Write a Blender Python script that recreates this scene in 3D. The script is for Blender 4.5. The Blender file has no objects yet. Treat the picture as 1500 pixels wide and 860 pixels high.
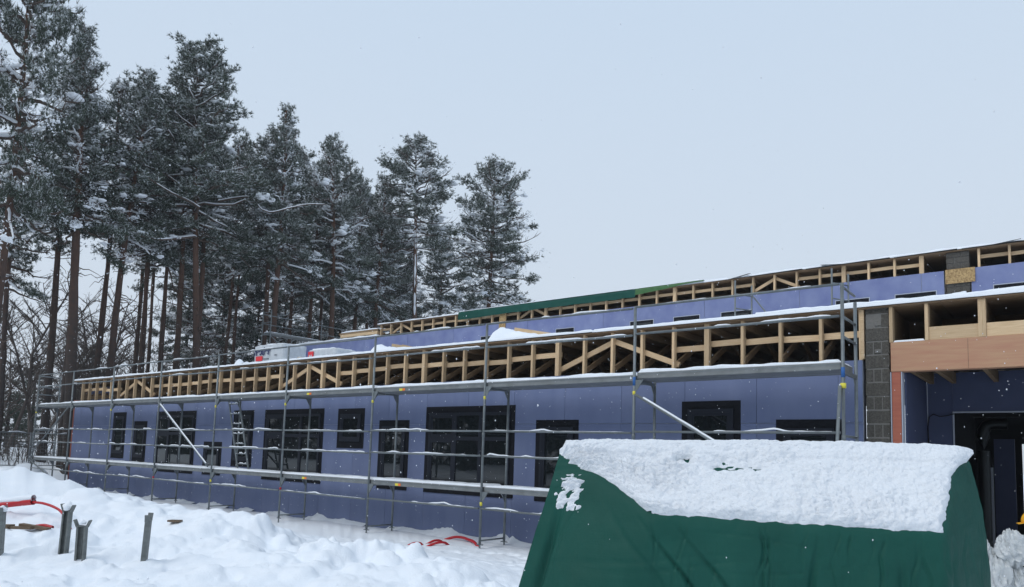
import bpy, bmesh, math, random
import numpy as np
from mathutils import Matrix, Vector
scene = bpy.context.scene
col = scene.collection
R_ = math.radians
# ------------------------------------------------------------------ camera
CAM = Vector((2.5164, -10.5302, 1.939)); YAW, PIT, ROLL = 0.6664, 0.0946, 0.0313
Fv = Vector((-math.sin(YAW)*math.cos(PIT), math.cos(YAW)*math.cos(PIT), math.sin(PIT)))
Rv = Vector((math.cos(YAW), math.sin(YAW), 0)); Uv = Rv.cross(Fv)
R2 = Rv*math.cos(ROLL) + Uv*math.sin(ROLL); U2 = -Rv*math.sin(ROLL) + Uv*math.cos(ROLL)
cam = bpy.data.cameras.new('camera'); camo = bpy.data.objects.new('camera', cam); col.objects.link(camo)
m = Matrix.Identity(4)
for i in range(3):
    m[i][0] = R2[i]; m[i][1] = U2[i]; m[i][2] = -Fv[i]; m[i][3] = CAM[i]
camo.matrix_world = m
cam.sensor_width = 36.0; cam.lens = 1058.3/1500*36.0
cam.shift_y = (567.3-430)/1500.0; cam.clip_end = 2000; cam.clip_start = 0.05
scene.camera = camo
# ------------------------------------------------------------------ sky and light (overcast snowfall)
SUN_EL, SUN_AZ = R_(48), R_(200)
world = bpy.data.worlds.new('World'); scene.world = world; world.use_nodes = True
nt = world.node_tree; nt.nodes.clear()
wo = nt.nodes.new('ShaderNodeOutputWorld')
sky = nt.nodes.new('ShaderNodeTexSky'); sky.sky_type = 'NISHITA'; sky.sun_disc = False
sky.sun_elevation = SUN_EL; sky.sun_rotation = SUN_AZ; sky.dust_density = 4
bgs = nt.nodes.new('ShaderNodeBackground'); bgs.inputs[1].default_value = 0.06
nt.links.new(sky.outputs[0], bgs.inputs[0])
bgc = nt.nodes.new('ShaderNodeBackground'); bgc.inputs[1].default_value = 1.0
tc = nt.nodes.new('ShaderNodeTexCoord'); sep = nt.nodes.new('ShaderNodeSeparateXYZ')
nt.links.new(tc.outputs['Generated'], sep.inputs[0])
cr = nt.nodes.new('ShaderNodeValToRGB')
cr.color_ramp.elements[0].position = 0.0; cr.color_ramp.elements[0].color = (0.75, 0.825, 0.915, 1)
cr.color_ramp.elements[1].position = 0.55; cr.color_ramp.elements[1].color = (0.625, 0.755, 0.915, 1)
nt.links.new(sep.outputs[2], cr.inputs[0]); nt.links.new(cr.outputs[0], bgc.inputs[0])
mx = nt.nodes.new('ShaderNodeMixShader'); mx.inputs[0].default_value = 0.93
nt.links.new(bgs.outputs[0], mx.inputs[1]); nt.links.new(bgc.outputs[0], mx.inputs[2])
nt.links.new(mx.outputs[0], wo.inputs[0])
sl = bpy.data.lights.new('sun', 'SUN'); sl.energy = 1.3; sl.angle = R_(35); sl.color = (1, 0.985, 0.96)
so = bpy.data.objects.new('sun', sl); col.objects.link(so)
sd = Vector((math.sin(SUN_AZ)*math.cos(SUN_EL), math.cos(SUN_AZ)*math.cos(SUN_EL), math.sin(SUN_EL)))
so.rotation_euler = sd.to_track_quat('Z', 'Y').to_euler(); so.location = (0, -20, 40)
scene.view_settings.view_transform = 'Standard'; scene.view_settings.look = 'None'
scene.view_settings.exposure = 0.0; scene.view_settings.gamma = 1.0
scene.cycles.max_bounces = 6; scene.cycles.transparent_max_bounces = 6
# ------------------------------------------------------------------ noise helpers
def _hash(ix, iy, seed):
    n = (ix.astype(np.int64)*374761393 + iy.astype(np.int64)*668265263 + seed*1442695041) & 0x7fffffff
    n = ((n ^ (n >> 13))*1274126177) & 0x7fffffff
    return ((n ^ (n >> 16)) & 0xffff)/65535.0
def vnoise(x, y, seed=0):
    ix = np.floor(x); iy = np.floor(y); fx = x-ix; fy = y-iy
    fx = fx*fx*(3-2*fx); fy = fy*fy*(3-2*fy)
    a = _hash(ix, iy, seed); b = _hash(ix+1, iy, seed); c = _hash(ix, iy+1, seed); d = _hash(ix+1, iy+1, seed)
    return (a+(b-a)*fx)*(1-fy) + (c+(d-c)*fx)*fy - 0.5
def fbm(x, y, seed=0, octv=4):
    s = 0; a = 1.0
    for k in range(octv):
        s = s + a*vnoise(x*2**k+17.3*k, y*2**k-9.1*k, seed+k); a *= 0.5
    return s
def worley(x, y, seed=0):
    ix = np.floor(x); iy = np.floor(y); best = np.full(np.shape(x), 9.0)
    for a in (-1, 0, 1):
        for b in (-1, 0, 1):
            cx = ix+a; cy = iy+b; px = cx+0.1+0.8*_hash(cx, cy, seed); py = cy+0.1+0.8*_hash(cx, cy, seed+57)
            best = np.minimum(best, (px-x)**2+(py-y)**2)
    return np.sqrt(best)
# ------------------------------------------------------------------ materials
MATS = {}
def mat(name, color, rough=0.7, noise=None, metal=0.0, spec=0.3, bump=None, coord='Object', stretch=(1, 1, 1), rand=0.0, trans=0.0):
    """noise=(scale, colour2, contrast, detail); bump=(scale, strength)"""
    mt = bpy.data.materials.new(name); mt.use_nodes = True
    t = mt.node_tree; b = t.nodes['Principled BSDF']
    b.inputs['Base Color'].default_value = (*color, 1); b.inputs['Roughness'].default_value = rough
    b.inputs['Metallic'].default_value = metal; b.inputs['Specular IOR Level'].default_value = spec
    if trans: b.inputs['Transmission Weight'].default_value = trans
    if noise or bump:
        tx = t.nodes.new('ShaderNodeTexCoord'); mp = t.nodes.new('ShaderNodeMapping')
        mp.inputs['Scale'].default_value = stretch
        if coord == 'World':
            g = t.nodes.new('ShaderNodeNewGeometry'); t.links.new(g.outputs['Position'], mp.inputs[0])
        else: t.links.new(tx.outputs[coord], mp.inputs[0])
        if rand:
            oi = t.nodes.new('ShaderNodeObjectInfo'); ml = t.nodes.new('ShaderNodeMath'); ml.operation = 'MULTIPLY'
            ml.inputs[1].default_value = 37.0; t.links.new(oi.outputs['Random'], ml.inputs[0])
            cx = t.nodes.new('ShaderNodeCombineXYZ')
            for q in range(3): t.links.new(ml.outputs[0], cx.inputs[q])
            t.links.new(cx.outputs[0], mp.inputs['Location'])
    if noise:
        n = t.nodes.new('ShaderNodeTexNoise'); n.inputs['Scale'].default_value = noise[0]
        n.inputs['Detail'].default_value = noise[3] if len(noise) > 3 else 5
        t.links.new(mp.outputs[0], n.inputs['Vector'])
        r = t.nodes.new('ShaderNodeValToRGB'); c = noise[2]
        r.color_ramp.elements[0].position = 0.5-c; r.color_ramp.elements[1].position = 0.5+c
        r.color_ramp.elements[0].color = (*color, 1); r.color_ramp.elements[1].color = (*noise[1], 1)
        t.links.new(n.outputs['Fac'], r.inputs[0]); out = r.outputs[0]
        if rand:
            hs = t.nodes.new('ShaderNodeHueSaturation'); mr = t.nodes.new('ShaderNodeMapRange')
            mr.inputs['To Min'].default_value = 1-rand; mr.inputs['To Max'].default_value = 1+rand
            t.links.new(oi.outputs['Random'], mr.inputs[0]); t.links.new(mr.outputs[0], hs.inputs['Value'])
            t.links.new(out, hs.inputs['Color']); out = hs.outputs[0]
        t.links.new(out, b.inputs['Base Color'])
    if bump:
        n2 = t.nodes.new('ShaderNodeTexNoise'); n2.inputs['Scale'].default_value = bump[0]; n2.inputs['Detail'].default_value = 4
        t.links.new(mp.outputs[0], n2.inputs['Vector'])
        bp = t.nodes.new('ShaderNodeBump'); bp.inputs['Strength'].default_value = bump[1]; bp.inputs['Distance'].default_value = 0.02
        t.links.new(n2.outputs['Fac'], bp.inputs['Height']); t.links.new(bp.outputs[0], b.inputs['Normal'])
    MATS[name] = mt; return mt
SNOW = mat('snow', (0.86, 0.89, 0.93), 0.65, noise=(3.0, (0.80, 0.85, 0.91), 0.3), bump=(45, 0.35), coord='World', spec=0.2)
SNOWT = mat('snow_on_tarp', (0.78, 0.81, 0.85), 0.7, bump=(42, 0.9), coord='World', spec=0.2)
SNOWC = mat('snow_clump', (0.85, 0.88, 0.92), 0.8, spec=0.1)
FLAKE = mat('snow_flake', (0.8, 0.83, 0.88), 0.8, spec=0.1)
BLUE = mat('wind_board_blue', (0.130, 0.162, 0.280), 0.62, noise=(1.5, (0.168, 0.202, 0.328), 0.22, 8), rand=0.06, bump=(30, 0.03), coord='World', stretch=(1.6, 1, 0.45))
BLUEU = mat('weathered_wind_board_blue', (0.145, 0.175, 0.36), 0.62, noise=(2.6, (0.235, 0.275, 0.45), 0.25, 8), coord='World', rand=0.05, stretch=(1, 1, 0.8))
BACK = mat('joint_backing', (0.42, 0.45, 0.52), 0.8)
SHADEBLUE = mat('shaded_board_blue', (0.062, 0.078, 0.150), 0.6, noise=(2.0, (0.078, 0.095, 0.175), 0.3), coord='World')  # same board as the front wall, colour darkened to paint in the porch shade
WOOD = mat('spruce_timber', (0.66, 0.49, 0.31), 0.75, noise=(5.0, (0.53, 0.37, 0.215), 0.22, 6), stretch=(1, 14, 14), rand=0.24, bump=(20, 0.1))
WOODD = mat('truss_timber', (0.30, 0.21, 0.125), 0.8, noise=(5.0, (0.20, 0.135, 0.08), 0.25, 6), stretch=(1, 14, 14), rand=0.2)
PLY = mat('plywood', (0.31, 0.21, 0.125), 0.75, noise=(2.2, (0.21, 0.135, 0.08), 0.25, 7), stretch=(1, 7, 7), coord='World')
PLYE = mat('plywood_edge', (0.43, 0.30, 0.17), 0.8, noise=(14, (0.28, 0.18, 0.1), 0.25), coord='World')
GLU = mat('glulam_red', (0.50, 0.31, 0.185), 0.6, noise=(2.2, (0.44, 0.215, 0.14), 0.25, 7), stretch=(1, 11, 11), bump=(14, 0.08))
REDBD = mat('red_primed_board', (0.44, 0.15, 0.09), 0.6, noise=(4, (0.34, 0.10, 0.07), 0.3), stretch=(1, 8, 8))
OSB = mat('osb', (0.52, 0.36, 0.17), 0.8, noise=(26, (0.24, 0.15, 0.07), 0.16, 3), coord='World')
BLOCK = mat('clinker_block', (0.120, 0.112, 0.098), 0.95, noise=(38, (0.065, 0.06, 0.053), 0.2, 5), coord='World', rand=0.05, bump=(50, 0.8))
MORTAR = mat('mortar', (0.17, 0.165, 0.15), 0.95, noise=(20, (0.2, 0.19, 0.18), 0.3), coord='World', bump=(40, 0.6))
GALV = mat('galvanised_steel', (0.20, 0.225, 0.235), 0.5, noise=(9, (0.13, 0.148, 0.155), 0.25, 5), metal=0.25, spec=0.5, coord='World', rand=0.12)
DECK = mat('scaffold_deck_steel', (0.25, 0.265, 0.27), 0.5, noise=(5, (0.16, 0.17, 0.17), 0.25, 6), metal=0.25, spec=0.5, coord='World')
GPOST = mat('dull_galvanised', (0.20, 0.215, 0.21), 0.6, noise=(7, (0.13, 0.14, 0.135), 0.25, 6), metal=0.3, stretch=(1, 1, 3), bump=(40, 0.1))
TAPE = mat('black_sealing_tape', (0.008, 0.009, 0.012), 0.75, noise=(14, (0.014, 0.015, 0.02), 0.3), coord='World', bump=(18, 0.3), spec=0.12)
FRAME = mat('window_frame_charcoal', (0.014, 0.017, 0.026), 0.5, spec=0.22)
GLASS = mat('window_pane', (0.010, 0.013, 0.015), 0.02, spec=0.62, bump=(1.6, 0.035), coord='World')
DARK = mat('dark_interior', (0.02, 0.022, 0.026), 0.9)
FLOOR = mat('concrete_floor', (0.09, 0.09, 0.09), 0.9)
TARP = mat('green_tarpaulin', (0.0058, 0.060, 0.046), 0.6, noise=(3.2, (0.010, 0.080, 0.062), 0.3, 6), coord='World', bump=(9, 0.25), spec=0.18)
def weave(mt):
    t = mt.node_tree; b = t.nodes['Principled BSDF']; g = t.nodes.new('ShaderNodeNewGeometry'); last = None
    for sc_, st, d in ((1.0, (70, 70, 2.0), 0.004), (1.0, (6, 6, 90), 0.0016), (1.0, (9, 9, 1.2), 0.010)):
        mp = t.nodes.new('ShaderNodeMapping'); mp.inputs['Scale'].default_value = st; t.links.new(g.outputs['Position'], mp.inputs[0])
        n = t.nodes.new('ShaderNodeTexNoise'); n.inputs['Scale'].default_value = sc_; n.inputs['Detail'].default_value = 3; t.links.new(mp.outputs[0], n.inputs['Vector'])
        bp = t.nodes.new('ShaderNodeBump'); bp.inputs['Strength'].default_value = 0.55; bp.inputs['Distance'].default_value = d; t.links.new(n.outputs['Fac'], bp.inputs['Height'])
        if last: t.links.new(last, bp.inputs['Normal'])
        last = bp.outputs[0]
    t.links.new(last, b.inputs['Normal'])
weave(TARP)
LTARP = mat('bright_green_sheeting', (0.038, 0.115, 0.036), 0.5, noise=(6, (0.06, 0.16, 0.055), 0.3), coord='World')
MEMB = mat('black_roof_membrane', (0.02, 0.021, 0.022), 0.7)
RED = mat('red_plastic_pipe', (0.48, 0.012, 0.02), 0.4, spec=0.45)
PACK = mat('white_plastic_wrap', (0.60, 0.63, 0.66), 0.3, noise=(7, (0.45, 0.48, 0.51), 0.25), bump=(9, 0.5), spec=0.5)
PKBLUE = mat('print_dark_blue', (0.012, 0.016, 0.09), 0.4)
PKRED = mat('print_red', (0.72, 0.05, 0.06), 0.4)
PKGREY = mat('print_grey', (0.12, 0.13, 0.15), 0.5)
YEL = mat('yellow_tape', (0.75, 0.66, 0.08), 0.5)
ORG = mat('orange_sticker', (0.85, 0.22, 0.05), 0.5)
BTAPE = mat('blue_tape', (0.03, 0.12, 0.35), 0.5)
HELM = mat('yellow_helmet', (0.85, 0.42, 0.02), 0.35, spec=0.5)
JACK = mat('navy_jacket', (0.014, 0.017, 0.027), 0.85, bump=(20, 0.4))
HIVIS = mat('hi_vis_fabric', (0.55, 0.80, 0.05), 0.7)
SKIN = mat('skin', (0.55, 0.30, 0.22), 0.6)
FILM = mat('clear_plastic_film', (0.74, 0.77, 0.78), 0.2, noise=(9, (0.6, 0.63, 0.64), 0.3), bump=(22, 1.0), spec=0.7, trans=0.25)
ROCK = mat('boulder', (0.22, 0.21, 0.20), 0.95, noise=(8, (0.13, 0.125, 0.12), 0.3), bump=(14, 0.8))
CABLE = mat('black_cable', (0.01, 0.01, 0.012), 0.6)
DUCT = mat('sheet_metal_duct', (0.05, 0.055, 0.058), 0.45, metal=0.9)
FOIL = mat('beige_sheet', (0.50, 0.46, 0.40), 0.7, noise=(9, (0.40, 0.36, 0.31), 0.3))
WET = mat('old_grey_timber', (0.20, 0.145, 0.10), 0.85, noise=(6, (0.11, 0.08, 0.055), 0.25), stretch=(1, 12, 12))
# bark: grey-brown plates low down, orange upper stem as Scots pines have
BARK = mat('pine_bark', (0.075, 0.052, 0.042), 0.95, bump=(9, 1.0), stretch=(1, 1, 0.3))
t = BARK.node_tree; b = t.nodes['Principled BSDF']
tx = t.nodes.new('ShaderNodeTexCoord'); sp = t.nodes.new('ShaderNodeSeparateXYZ'); t.links.new(tx.outputs['Object'], sp.inputs[0])
mr = t.nodes.new('ShaderNodeMapRange'); mr.inputs['From Min'].default_value = 3; mr.inputs['From Max'].default_value = 15
t.links.new(sp.outputs[2], mr.inputs[0])
nn = t.nodes.new('ShaderNodeTexNoise'); nn.inputs['Scale'].default_value = 5; nn.inputs['Detail'].default_value = 6
ad = t.nodes.new('ShaderNodeMath'); ad.operation = 'MULTIPLY_ADD'; ad.inputs[1].default_value = 0.9
sb = t.nodes.new('ShaderNodeMath'); sb.operation = 'SUBTRACT'; sb.inputs[1].default_value = 0.45
t.links.new(tx.outputs['Object'], nn.inputs['Vector']); t.links.new(nn.outputs[0], ad.inputs[0]); t.links.new(mr.outputs[0], ad.inputs[2]); t.links.new(ad.outputs[0], sb.inputs[0])
rr = t.nodes.new('ShaderNodeValToRGB'); rr.color_ramp.elements[0].color = (0.048, 0.040, 0.037, 1); rr.color_ramp.elements[1].color = (0.135, 0.070, 0.045, 1)
t.links.new(sb.outputs[0], rr.inputs[0]); t.links.new(rr.outputs[0], b.inputs['Base Color'])
TWIG = mat('pine_limb_bark', (0.085, 0.06, 0.048), 0.95)
BIRCH = mat('bare_twig_bark', (0.075, 0.062, 0.055), 0.95, noise=(3, (0.12, 0.10, 0.09), 0.3))
FROST = mat('frosted_needles', (0.46, 0.49, 0.49), 0.9, spec=0.1)
NEED = mat('pine_needles', (0.038, 0.056, 0.038), 0.75, noise=(0.9, (0.066, 0.086, 0.062), 0.25), spec=0.25)
# ------------------------------------------------------------------ mesh helpers
WM = {}
def link(o, parent=None, world=None):
    col.objects.link(o)
    if parent is not None:
        o.parent = parent; pm = WM.get(parent.name, Matrix.Identity(4))
        if world is None: world = pm.copy()
        o.matrix_basis = pm.inverted() @ world; WM[o.name] = world.copy()
    else:
        if world is not None: o.matrix_world = world
        WM[o.name] = world.copy() if world is not None else Matrix.Identity(4)
    return o
def tag(o, label=None, cat=None, group=None, kind=None):
    if label: o['label'] = label
    if cat: o['category'] = cat
    if group: o['group'] = group
    if kind: o['kind'] = kind
    return o
def thing(name, label, cat, loc=(0, 0, 0), group=None, rot=None):
    o = bpy.data.objects.new(name, None); o.empty_display_size = 0.2
    w = Matrix.Translation(loc)
    if rot is not None: w = w @ rot
    link(o, None, w); return tag(o, label, cat, group)
def mesh_np(name, V, F, material, smooth=False):
    me = bpy.data.meshes.new(name); V = np.asarray(V, dtype=np.float32); F = np.asarray(F, dtype=np.int32)
    n, k = F.shape
    me.vertices.add(len(V)); me.vertices.foreach_set('co', V.ravel())
    me.loops.add(n*k); me.loops.foreach_set('vertex_index', F.ravel())
    me.polygons.add(n); me.polygons.foreach_set('loop_start', np.arange(0, n*k, k, dtype=np.int32))
    me.polygons.foreach_set('loop_total', np.full(n, k, dtype=np.int32))
    if smooth: me.polygons.foreach_set('use_smooth', np.ones(n, dtype=bool))
    me.update(calc_edges=True); me.validate()
    if material: me.materials.append(material)
    return me
def obj(name, me, parent=None, world=None):
    return link(bpy.data.objects.new(name, me), parent, world if world is not None else (WM[parent.name] if False else Matrix.Identity(4)))
BOXF = [(0, 3, 2, 1), (4, 5, 6, 7), (0, 1, 5, 4), (1, 2, 6, 5), (2, 3, 7, 6), (3, 0, 4, 7)]
_bc = {}
def boxmesh(lx, ly, lz, material, bev=0.0):
    key = (round(lx, 4), round(ly, 4), round(lz, 4), material.name, bev)
    if key in _bc: return _bc[key]
    x, y, z = lx/2, ly/2, lz/2
    V = [(-x, -y, -z), (x, -y, -z), (x, y, -z), (-x, y, -z), (-x, -y, z), (x, -y, z), (x, y, z), (-x, y, z)]
    me = bpy.data.meshes.new('box'); me.from_pydata(V, [], BOXF)
    if bev:
        bm = bmesh.new(); bm.from_mesh(me)
        bmesh.ops.bevel(bm, geom=bm.edges[:], offset=bev, segments=1, affect='EDGES'); bm.to_mesh(me); bm.free()
    me.materials.append(material); _bc[key] = me; return me
def box(name, x0, x1, y0, y1, z0, z1, material, parent=None, bev=0.0):
    me = boxmesh(x1-x0, y1-y0, z1-z0, material, bev)
    return obj(name, me, parent, Matrix.Translation(((x0+x1)/2, (y0+y1)/2, (z0+z1)/2)))
def frame_to(p0, p1, up=Vector((0, 0, 1))):
    p0 = Vector(p0); p1 = Vector(p1); x = (p1-p0).normalized()
    if abs(x.dot(up)) > 0.97: up = Vector((0, 1, 0))
    y = up.cross(x).normalized(); z = x.cross(y)
    m = Matrix.Identity(4)
    for i in range(3): m[i][0] = x[i]; m[i][1] = y[i]; m[i][2] = z[i]; m[i][3] = (p0[i]+p1[i])/2
    return m
def bar(name, p0, p1, w, h, material, parent=None, bev=0.0):
    L = (Vector(p1)-Vector(p0)).length
    return obj(name, boxmesh(L, w, h, material, bev), parent, frame_to(p0, p1))
_tc = {}
def tubemesh(L, r, material, n=8):
    key = (round(L, 3), round(r, 4), material.name, n)
    if key in _tc: return _tc[key]
    a = np.arange(n)*2*math.pi/n; ring = np.stack([np.zeros(n), np.cos(a)*r, np.sin(a)*r], 1)
    V = np.concatenate([ring-[L/2, 0, 0], ring+[L/2, 0, 0]])
    F = [(i, (i+1) % n, n+(i+1) % n, n+i) for i in range(n)]
    me = bpy.data.meshes.new('tube'); me.from_pydata(V.tolist(), [], F+[tuple(range(n))[::-1], tuple(range(n, 2*n))])
    for p in me.polygons[:n]: p.use_smooth = True
    me.materials.append(material); _tc[key] = me; return me
def tube(name, p0, p1, r, material, parent=None, n=8):
    return obj(name, tubemesh((Vector(p1)-Vector(p0)).length, r, material, n), parent, frame_to(p0, p1))
def path_tube(pts, rad, n=6):
    """tube arrays along points"""
    P = np.asarray(pts, float); k = len(P); rad = np.broadcast_to(np.asarray(rad, float), (k,))
    T = np.gradient(P, axis=0); T /= np.linalg.norm(T, axis=1)[:, None]+1e-9
    up = np.array([0, 0, 1.0]) if abs(T[:, 2]).mean() < 0.8 else np.array([1.0, 0, 0])
    A = np.cross(T, up); A /= np.linalg.norm(A, axis=1)[:, None]+1e-9; B = np.cross(T, A)
    a = np.arange(n)*2*math.pi/n
    V = P[:, None]+(A[:, None]*np.cos(a)[None, :, None]+B[:, None]*np.sin(a)[None, :, None])*rad[:, None, None]
    V = V.reshape(-1, 3); i = np.arange(k-1)[:, None]*n; j = np.arange(n)[None]
    F = np.stack([i+j, i+(j+1) % n, i+n+(j+1) % n, i+n+j], -1).reshape(-1, 4)
    return V, F
class Acc:
    def __init__(s): s.V = []; s.F = []; s.n = 0
    def add(s, V, F):
        s.V.append(np.asarray(V, float)); s.F.append(np.asarray(F, int)+s.n); s.n += len(V)
    def mesh(s, name, material, smooth=False):
        return mesh_np(name, np.concatenate(s.V), np.concatenate(s.F), material, smooth)
def grid_faces(nu, nv, mask=None):
    i = np.arange(nu-1)[:, None]*nv; j = np.arange(nv-1)[None]
    F = np.stack([i+j, i+nv+j, i+nv+j+1, i+j+1], -1)
    F = F.reshape(-1, 4) if mask is None else F[mask]
    return F
def clean(V, F):
    u, inv = np.unique(F, return_inverse=True); return V[u], inv.reshape(F.shape)
def slab_snow(name, x0, x1, y0, y1, z, th, parent, seed=0, step=0.06, var=0.5, drip=0.0):
    """rounded uneven snow slab with vertical rims"""
    nx = max(4, int((x1-x0)/step)); ny = max(4, min(80, int((y1-y0)/max(step, (y1-y0)/40))))
    xs = np.linspace(x0, x1, nx); ys = np.linspace(y0, y1, ny); dy_ = ys[1]-ys[0]; ys = np.concatenate([[y0], y0+np.array([0.06, 0.2, 0.4, 0.8, 1.4])*min(th, dy_*0.6), ys[1:]]); ny = len(ys); X, Y = np.meshgrid(xs, ys, indexing='ij')
    e = np.minimum(np.minimum(X-x0, x1-X), np.minimum(Y-y0, y1-Y))
    T = th*(1+var*1.6*fbm(X*1.7, Y*1.7+seed*3.1, seed, 4)+var*0.5*vnoise(X*9, Y*9, seed+9))
    T = np.maximum(T, 0.15*th)*np.sqrt(np.clip(e/(0.5*th)+0.35, 0, 1))
    front = Y-y0 < 1e-6
    wob = 0.014*vnoise(X*6, X*0, seed+4)
    Z = z+np.where(e < 1e-6, 0.0, T)
    Yw2 = np.where(front, Y+wob, Y)
    V = np.stack([X, Yw2, Z], -1).reshape(-1, 3)
    return obj(name, mesh_np(name, V, grid_faces(nx, ny), SNOW, True), parent)
# ------------------------------------------------------------------ ground snow
rng = np.random.default_rng(5)
CTRL = [(-15.2,-5.86,1.22),(-13.97,-5.53,1.27),(-13.09,-5.35,1.25),(-12.12,-5.08,1.08),(-11.15,-4.8,0.93),(-10.37,-4.71,0.92),(-9.6,-4.61,0.88),(-8.75,-4.44,0.85),(-7.96,-4.33,0.87),(-7.62,-4.32,0.84),(-7.01,-4.08,0.72),(-6.11,-4.13,0.69),(-5.1,-4.11,0.68),(-4.67,-4.02,0.72),(-4.03,-3.79,0.77),(-3.46,-3.83,0.58),(-2.98,-3.82,0.47),
 (-7.18,-7.48,0.26),(-5.76,-6.62,0.33),(-4.56,-5.69,0.37),(-3.37,-4.76,0.42),(-2.41,-4.27,0.47),(-8.81,-5.73,0.52),(-7.06,-5.12,0.54),(-5.62,-5.0,0.50),(-4.61,-4.72,0.50),(-8.83,-6.99,0.3),(-8.5,-6.36,0.38),(-7.67,-6.46,0.33),(-6.93,-6.01,0.35),
 (-10.3,-6.35,0.74),(-9.6,-6.2,0.62),(-11.2,-7,0.8),(-9.5,-6.55,0.56)]
for x in np.arange(-30, 9, 2.6): CTRL += [(x, 1.2, 0.20 if x > -24 else 0.28), (x, 0.0, 0.17 if x > -24 else 0.28), (x, 14, -0.4), (x, 7, -0.5), (x, 2.6, 0.0)]
for x in np.arange(-20, -2, 2.0): CTRL += [(x, -1.7, 0.26)]
CTRL += [(-2, -1.5, 0.24), (1, -1.5, 0.25), (3, -1.5, 0.25), (5, -3, 0.25), (1, -5, 0.25), (2.5, -8, 0.28), (2.5, -10.5, 0.28), (-1, -7, 0.3), (-3, -8, 0.25), (0, -9, 0.25), (-6, -10, 0.2),
 (-17, -5, 1.1), (-19, -4, 0.9), (-22, -3.6, 0.75), (-25, -3, 0.7), (-31, -0.8, 0.95), (-30.5, 2, 0.8), (-33, 0, 1.1), (-36, 4, 1.2), (-40, 10, 1.3), (-31, 12, 0.9), (-31, 25, 0.9), (-22, -12, 0.8), (-30, -8, 1.0), (-60, 20, 1.3), (-40, 50, 1.3), (0, 40, 0.5), (30, 30, 0.5)]
for a in range(0, 360, 30): CTRL.append((160*math.cos(R_(a)), 160*math.sin(R_(a)), 0.9)); CTRL.append((420*math.cos(R_(a)), 420*math.sin(R_(a)), 1.0))
CT = np.array(CTRL); CT[:17, 2] -= np.array([-.04, -.04, -.02, 0, 0, 0, 0, .02, .10, .22, .26, .24, .22, .20, .20, .22, .24])
D_ = np.sqrt(((CT[:, None, :2]-CT[None, :, :2])**2).sum(-1)+0.15)
A_ = np.block([[D_+np.eye(len(CT))*-0.02, np.ones((len(CT), 1))], [np.ones((1, len(CT))), np.zeros((1, 1))]])
WT = np.linalg.solve(A_, np.append(CT[:, 2], 0))
caps = []
crest = CT[:17]
for k in range(330):
    c = crest[rng.integers(0, 17)] if k % 3 else CT[17+rng.integers(0, 17)]
    r = float(rng.choice([0.09, 0.14, 0.2, 0.3, 0.42], p=[.3, .3, .2, .13, .07]))
    caps.append((c[0]+rng.normal(0, 0.6), c[1]+rng.normal(0, 0.45), r, r*rng.uniform(0.25, 0.6)))
for k in range(60):
    caps.append((rng.uniform(-7.6, -4.5), rng.uniform(-4.0, -3.2), rng.uniform(0.1, 0.22), rng.uniform(0.06, 0.14)))
for k in range(80):                                     # boot prints and slumps
    caps.append((rng.uniform(-9.5, -1.6), rng.uniform(-7.6, -3.6), rng.uniform(0.07, 0.16), -rng.uniform(0.06, 0.15)))
for k in range(60): caps.append((rng.uniform(-12, -2), rng.uniform(-2.6, -0.3), rng.uniform(0.08, 0.18), -rng.uniform(0.06, 0.16)))
def ground(X, Y, detail=True):
    sh = np.shape(X); x = np.ravel(np.asarray(X, float)); y = np.ravel(np.asarray(Y, float)); h = np.empty(len(x))
    for s in range(0, len(x), 20000):
        d = np.sqrt((x[s:s+20000, None]-CT[None, :, 0])**2+(y[s:s+20000, None]-CT[None, :, 1])**2+0.15)
        h[s:s+20000] = d @ WT[:-1]+WT[-1]
    if detail:
        near = np.clip((y < 0.2)*1.0, 0, 1)*(x > -30)
        amp = 0.35+0.65*np.exp(-((y+4.9)/1.9)**2)
        h = h+near*amp*(0.10*fbm(x*0.9, y*0.9, 3, 3)+0.06*fbm(x*3.1, y*3.1, 8, 3)+0.06*(0.6-worley(x*1.5+0.3*vnoise(x*2, y*2, 4), y*1.9+0.3*vnoise(x*2, y*2, 5), 9)**2)*np.clip(fbm(x*0.7, y*0.7, 44, 2)*3+0.6, 0, 1))+0.026*fbm(x*7, y*7, 21, 3)
        for cx, cy, r, hh in caps:
            m_ = (abs(x-cx) < abs(r)) & (abs(y-cy) < abs(r))
            if m_.any():
                q = ((x[m_]-cx)**2+(y[m_]-cy)**2)/(r*r)
                h[m_] = h[m_]+hh*np.sqrt(np.clip(1-q, 0, 1))*np.clip((1-q)*3, 0, 1)*0.45
    return h.reshape(sh)
def gz(x, y): return float(ground(np.array([x]), np.array([y]))[0])
fa = math.atan2(Fv.y, Fv.x)
ang = np.concatenate([fa+np.linspace(R_(-42), R_(44), 620), fa+np.linspace(R_(44), R_(318), 90)[1:]])
rad = np.concatenate([[0.05, 0.6, 1.2, 2, 3, 3.8], np.arange(4.4, 15, 0.05), 15*(420/15)**(np.arange(1, 61)/60)])
AA, RR = np.meshgrid(ang, rad, indexing='ij')
GX = CAM.x+RR*np.cos(AA); GY = CAM.y+RR*np.sin(AA); GZ = ground(GX, GY)
go = obj('ground', mesh_np('ground', np.stack([GX, GY, GZ], -1).reshape(-1, 3), grid_faces(len(ang), len(rad)), SNOW, True))
tag(go, 'deep white snow over the building site ground', 'snow', kind='structure')
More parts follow.
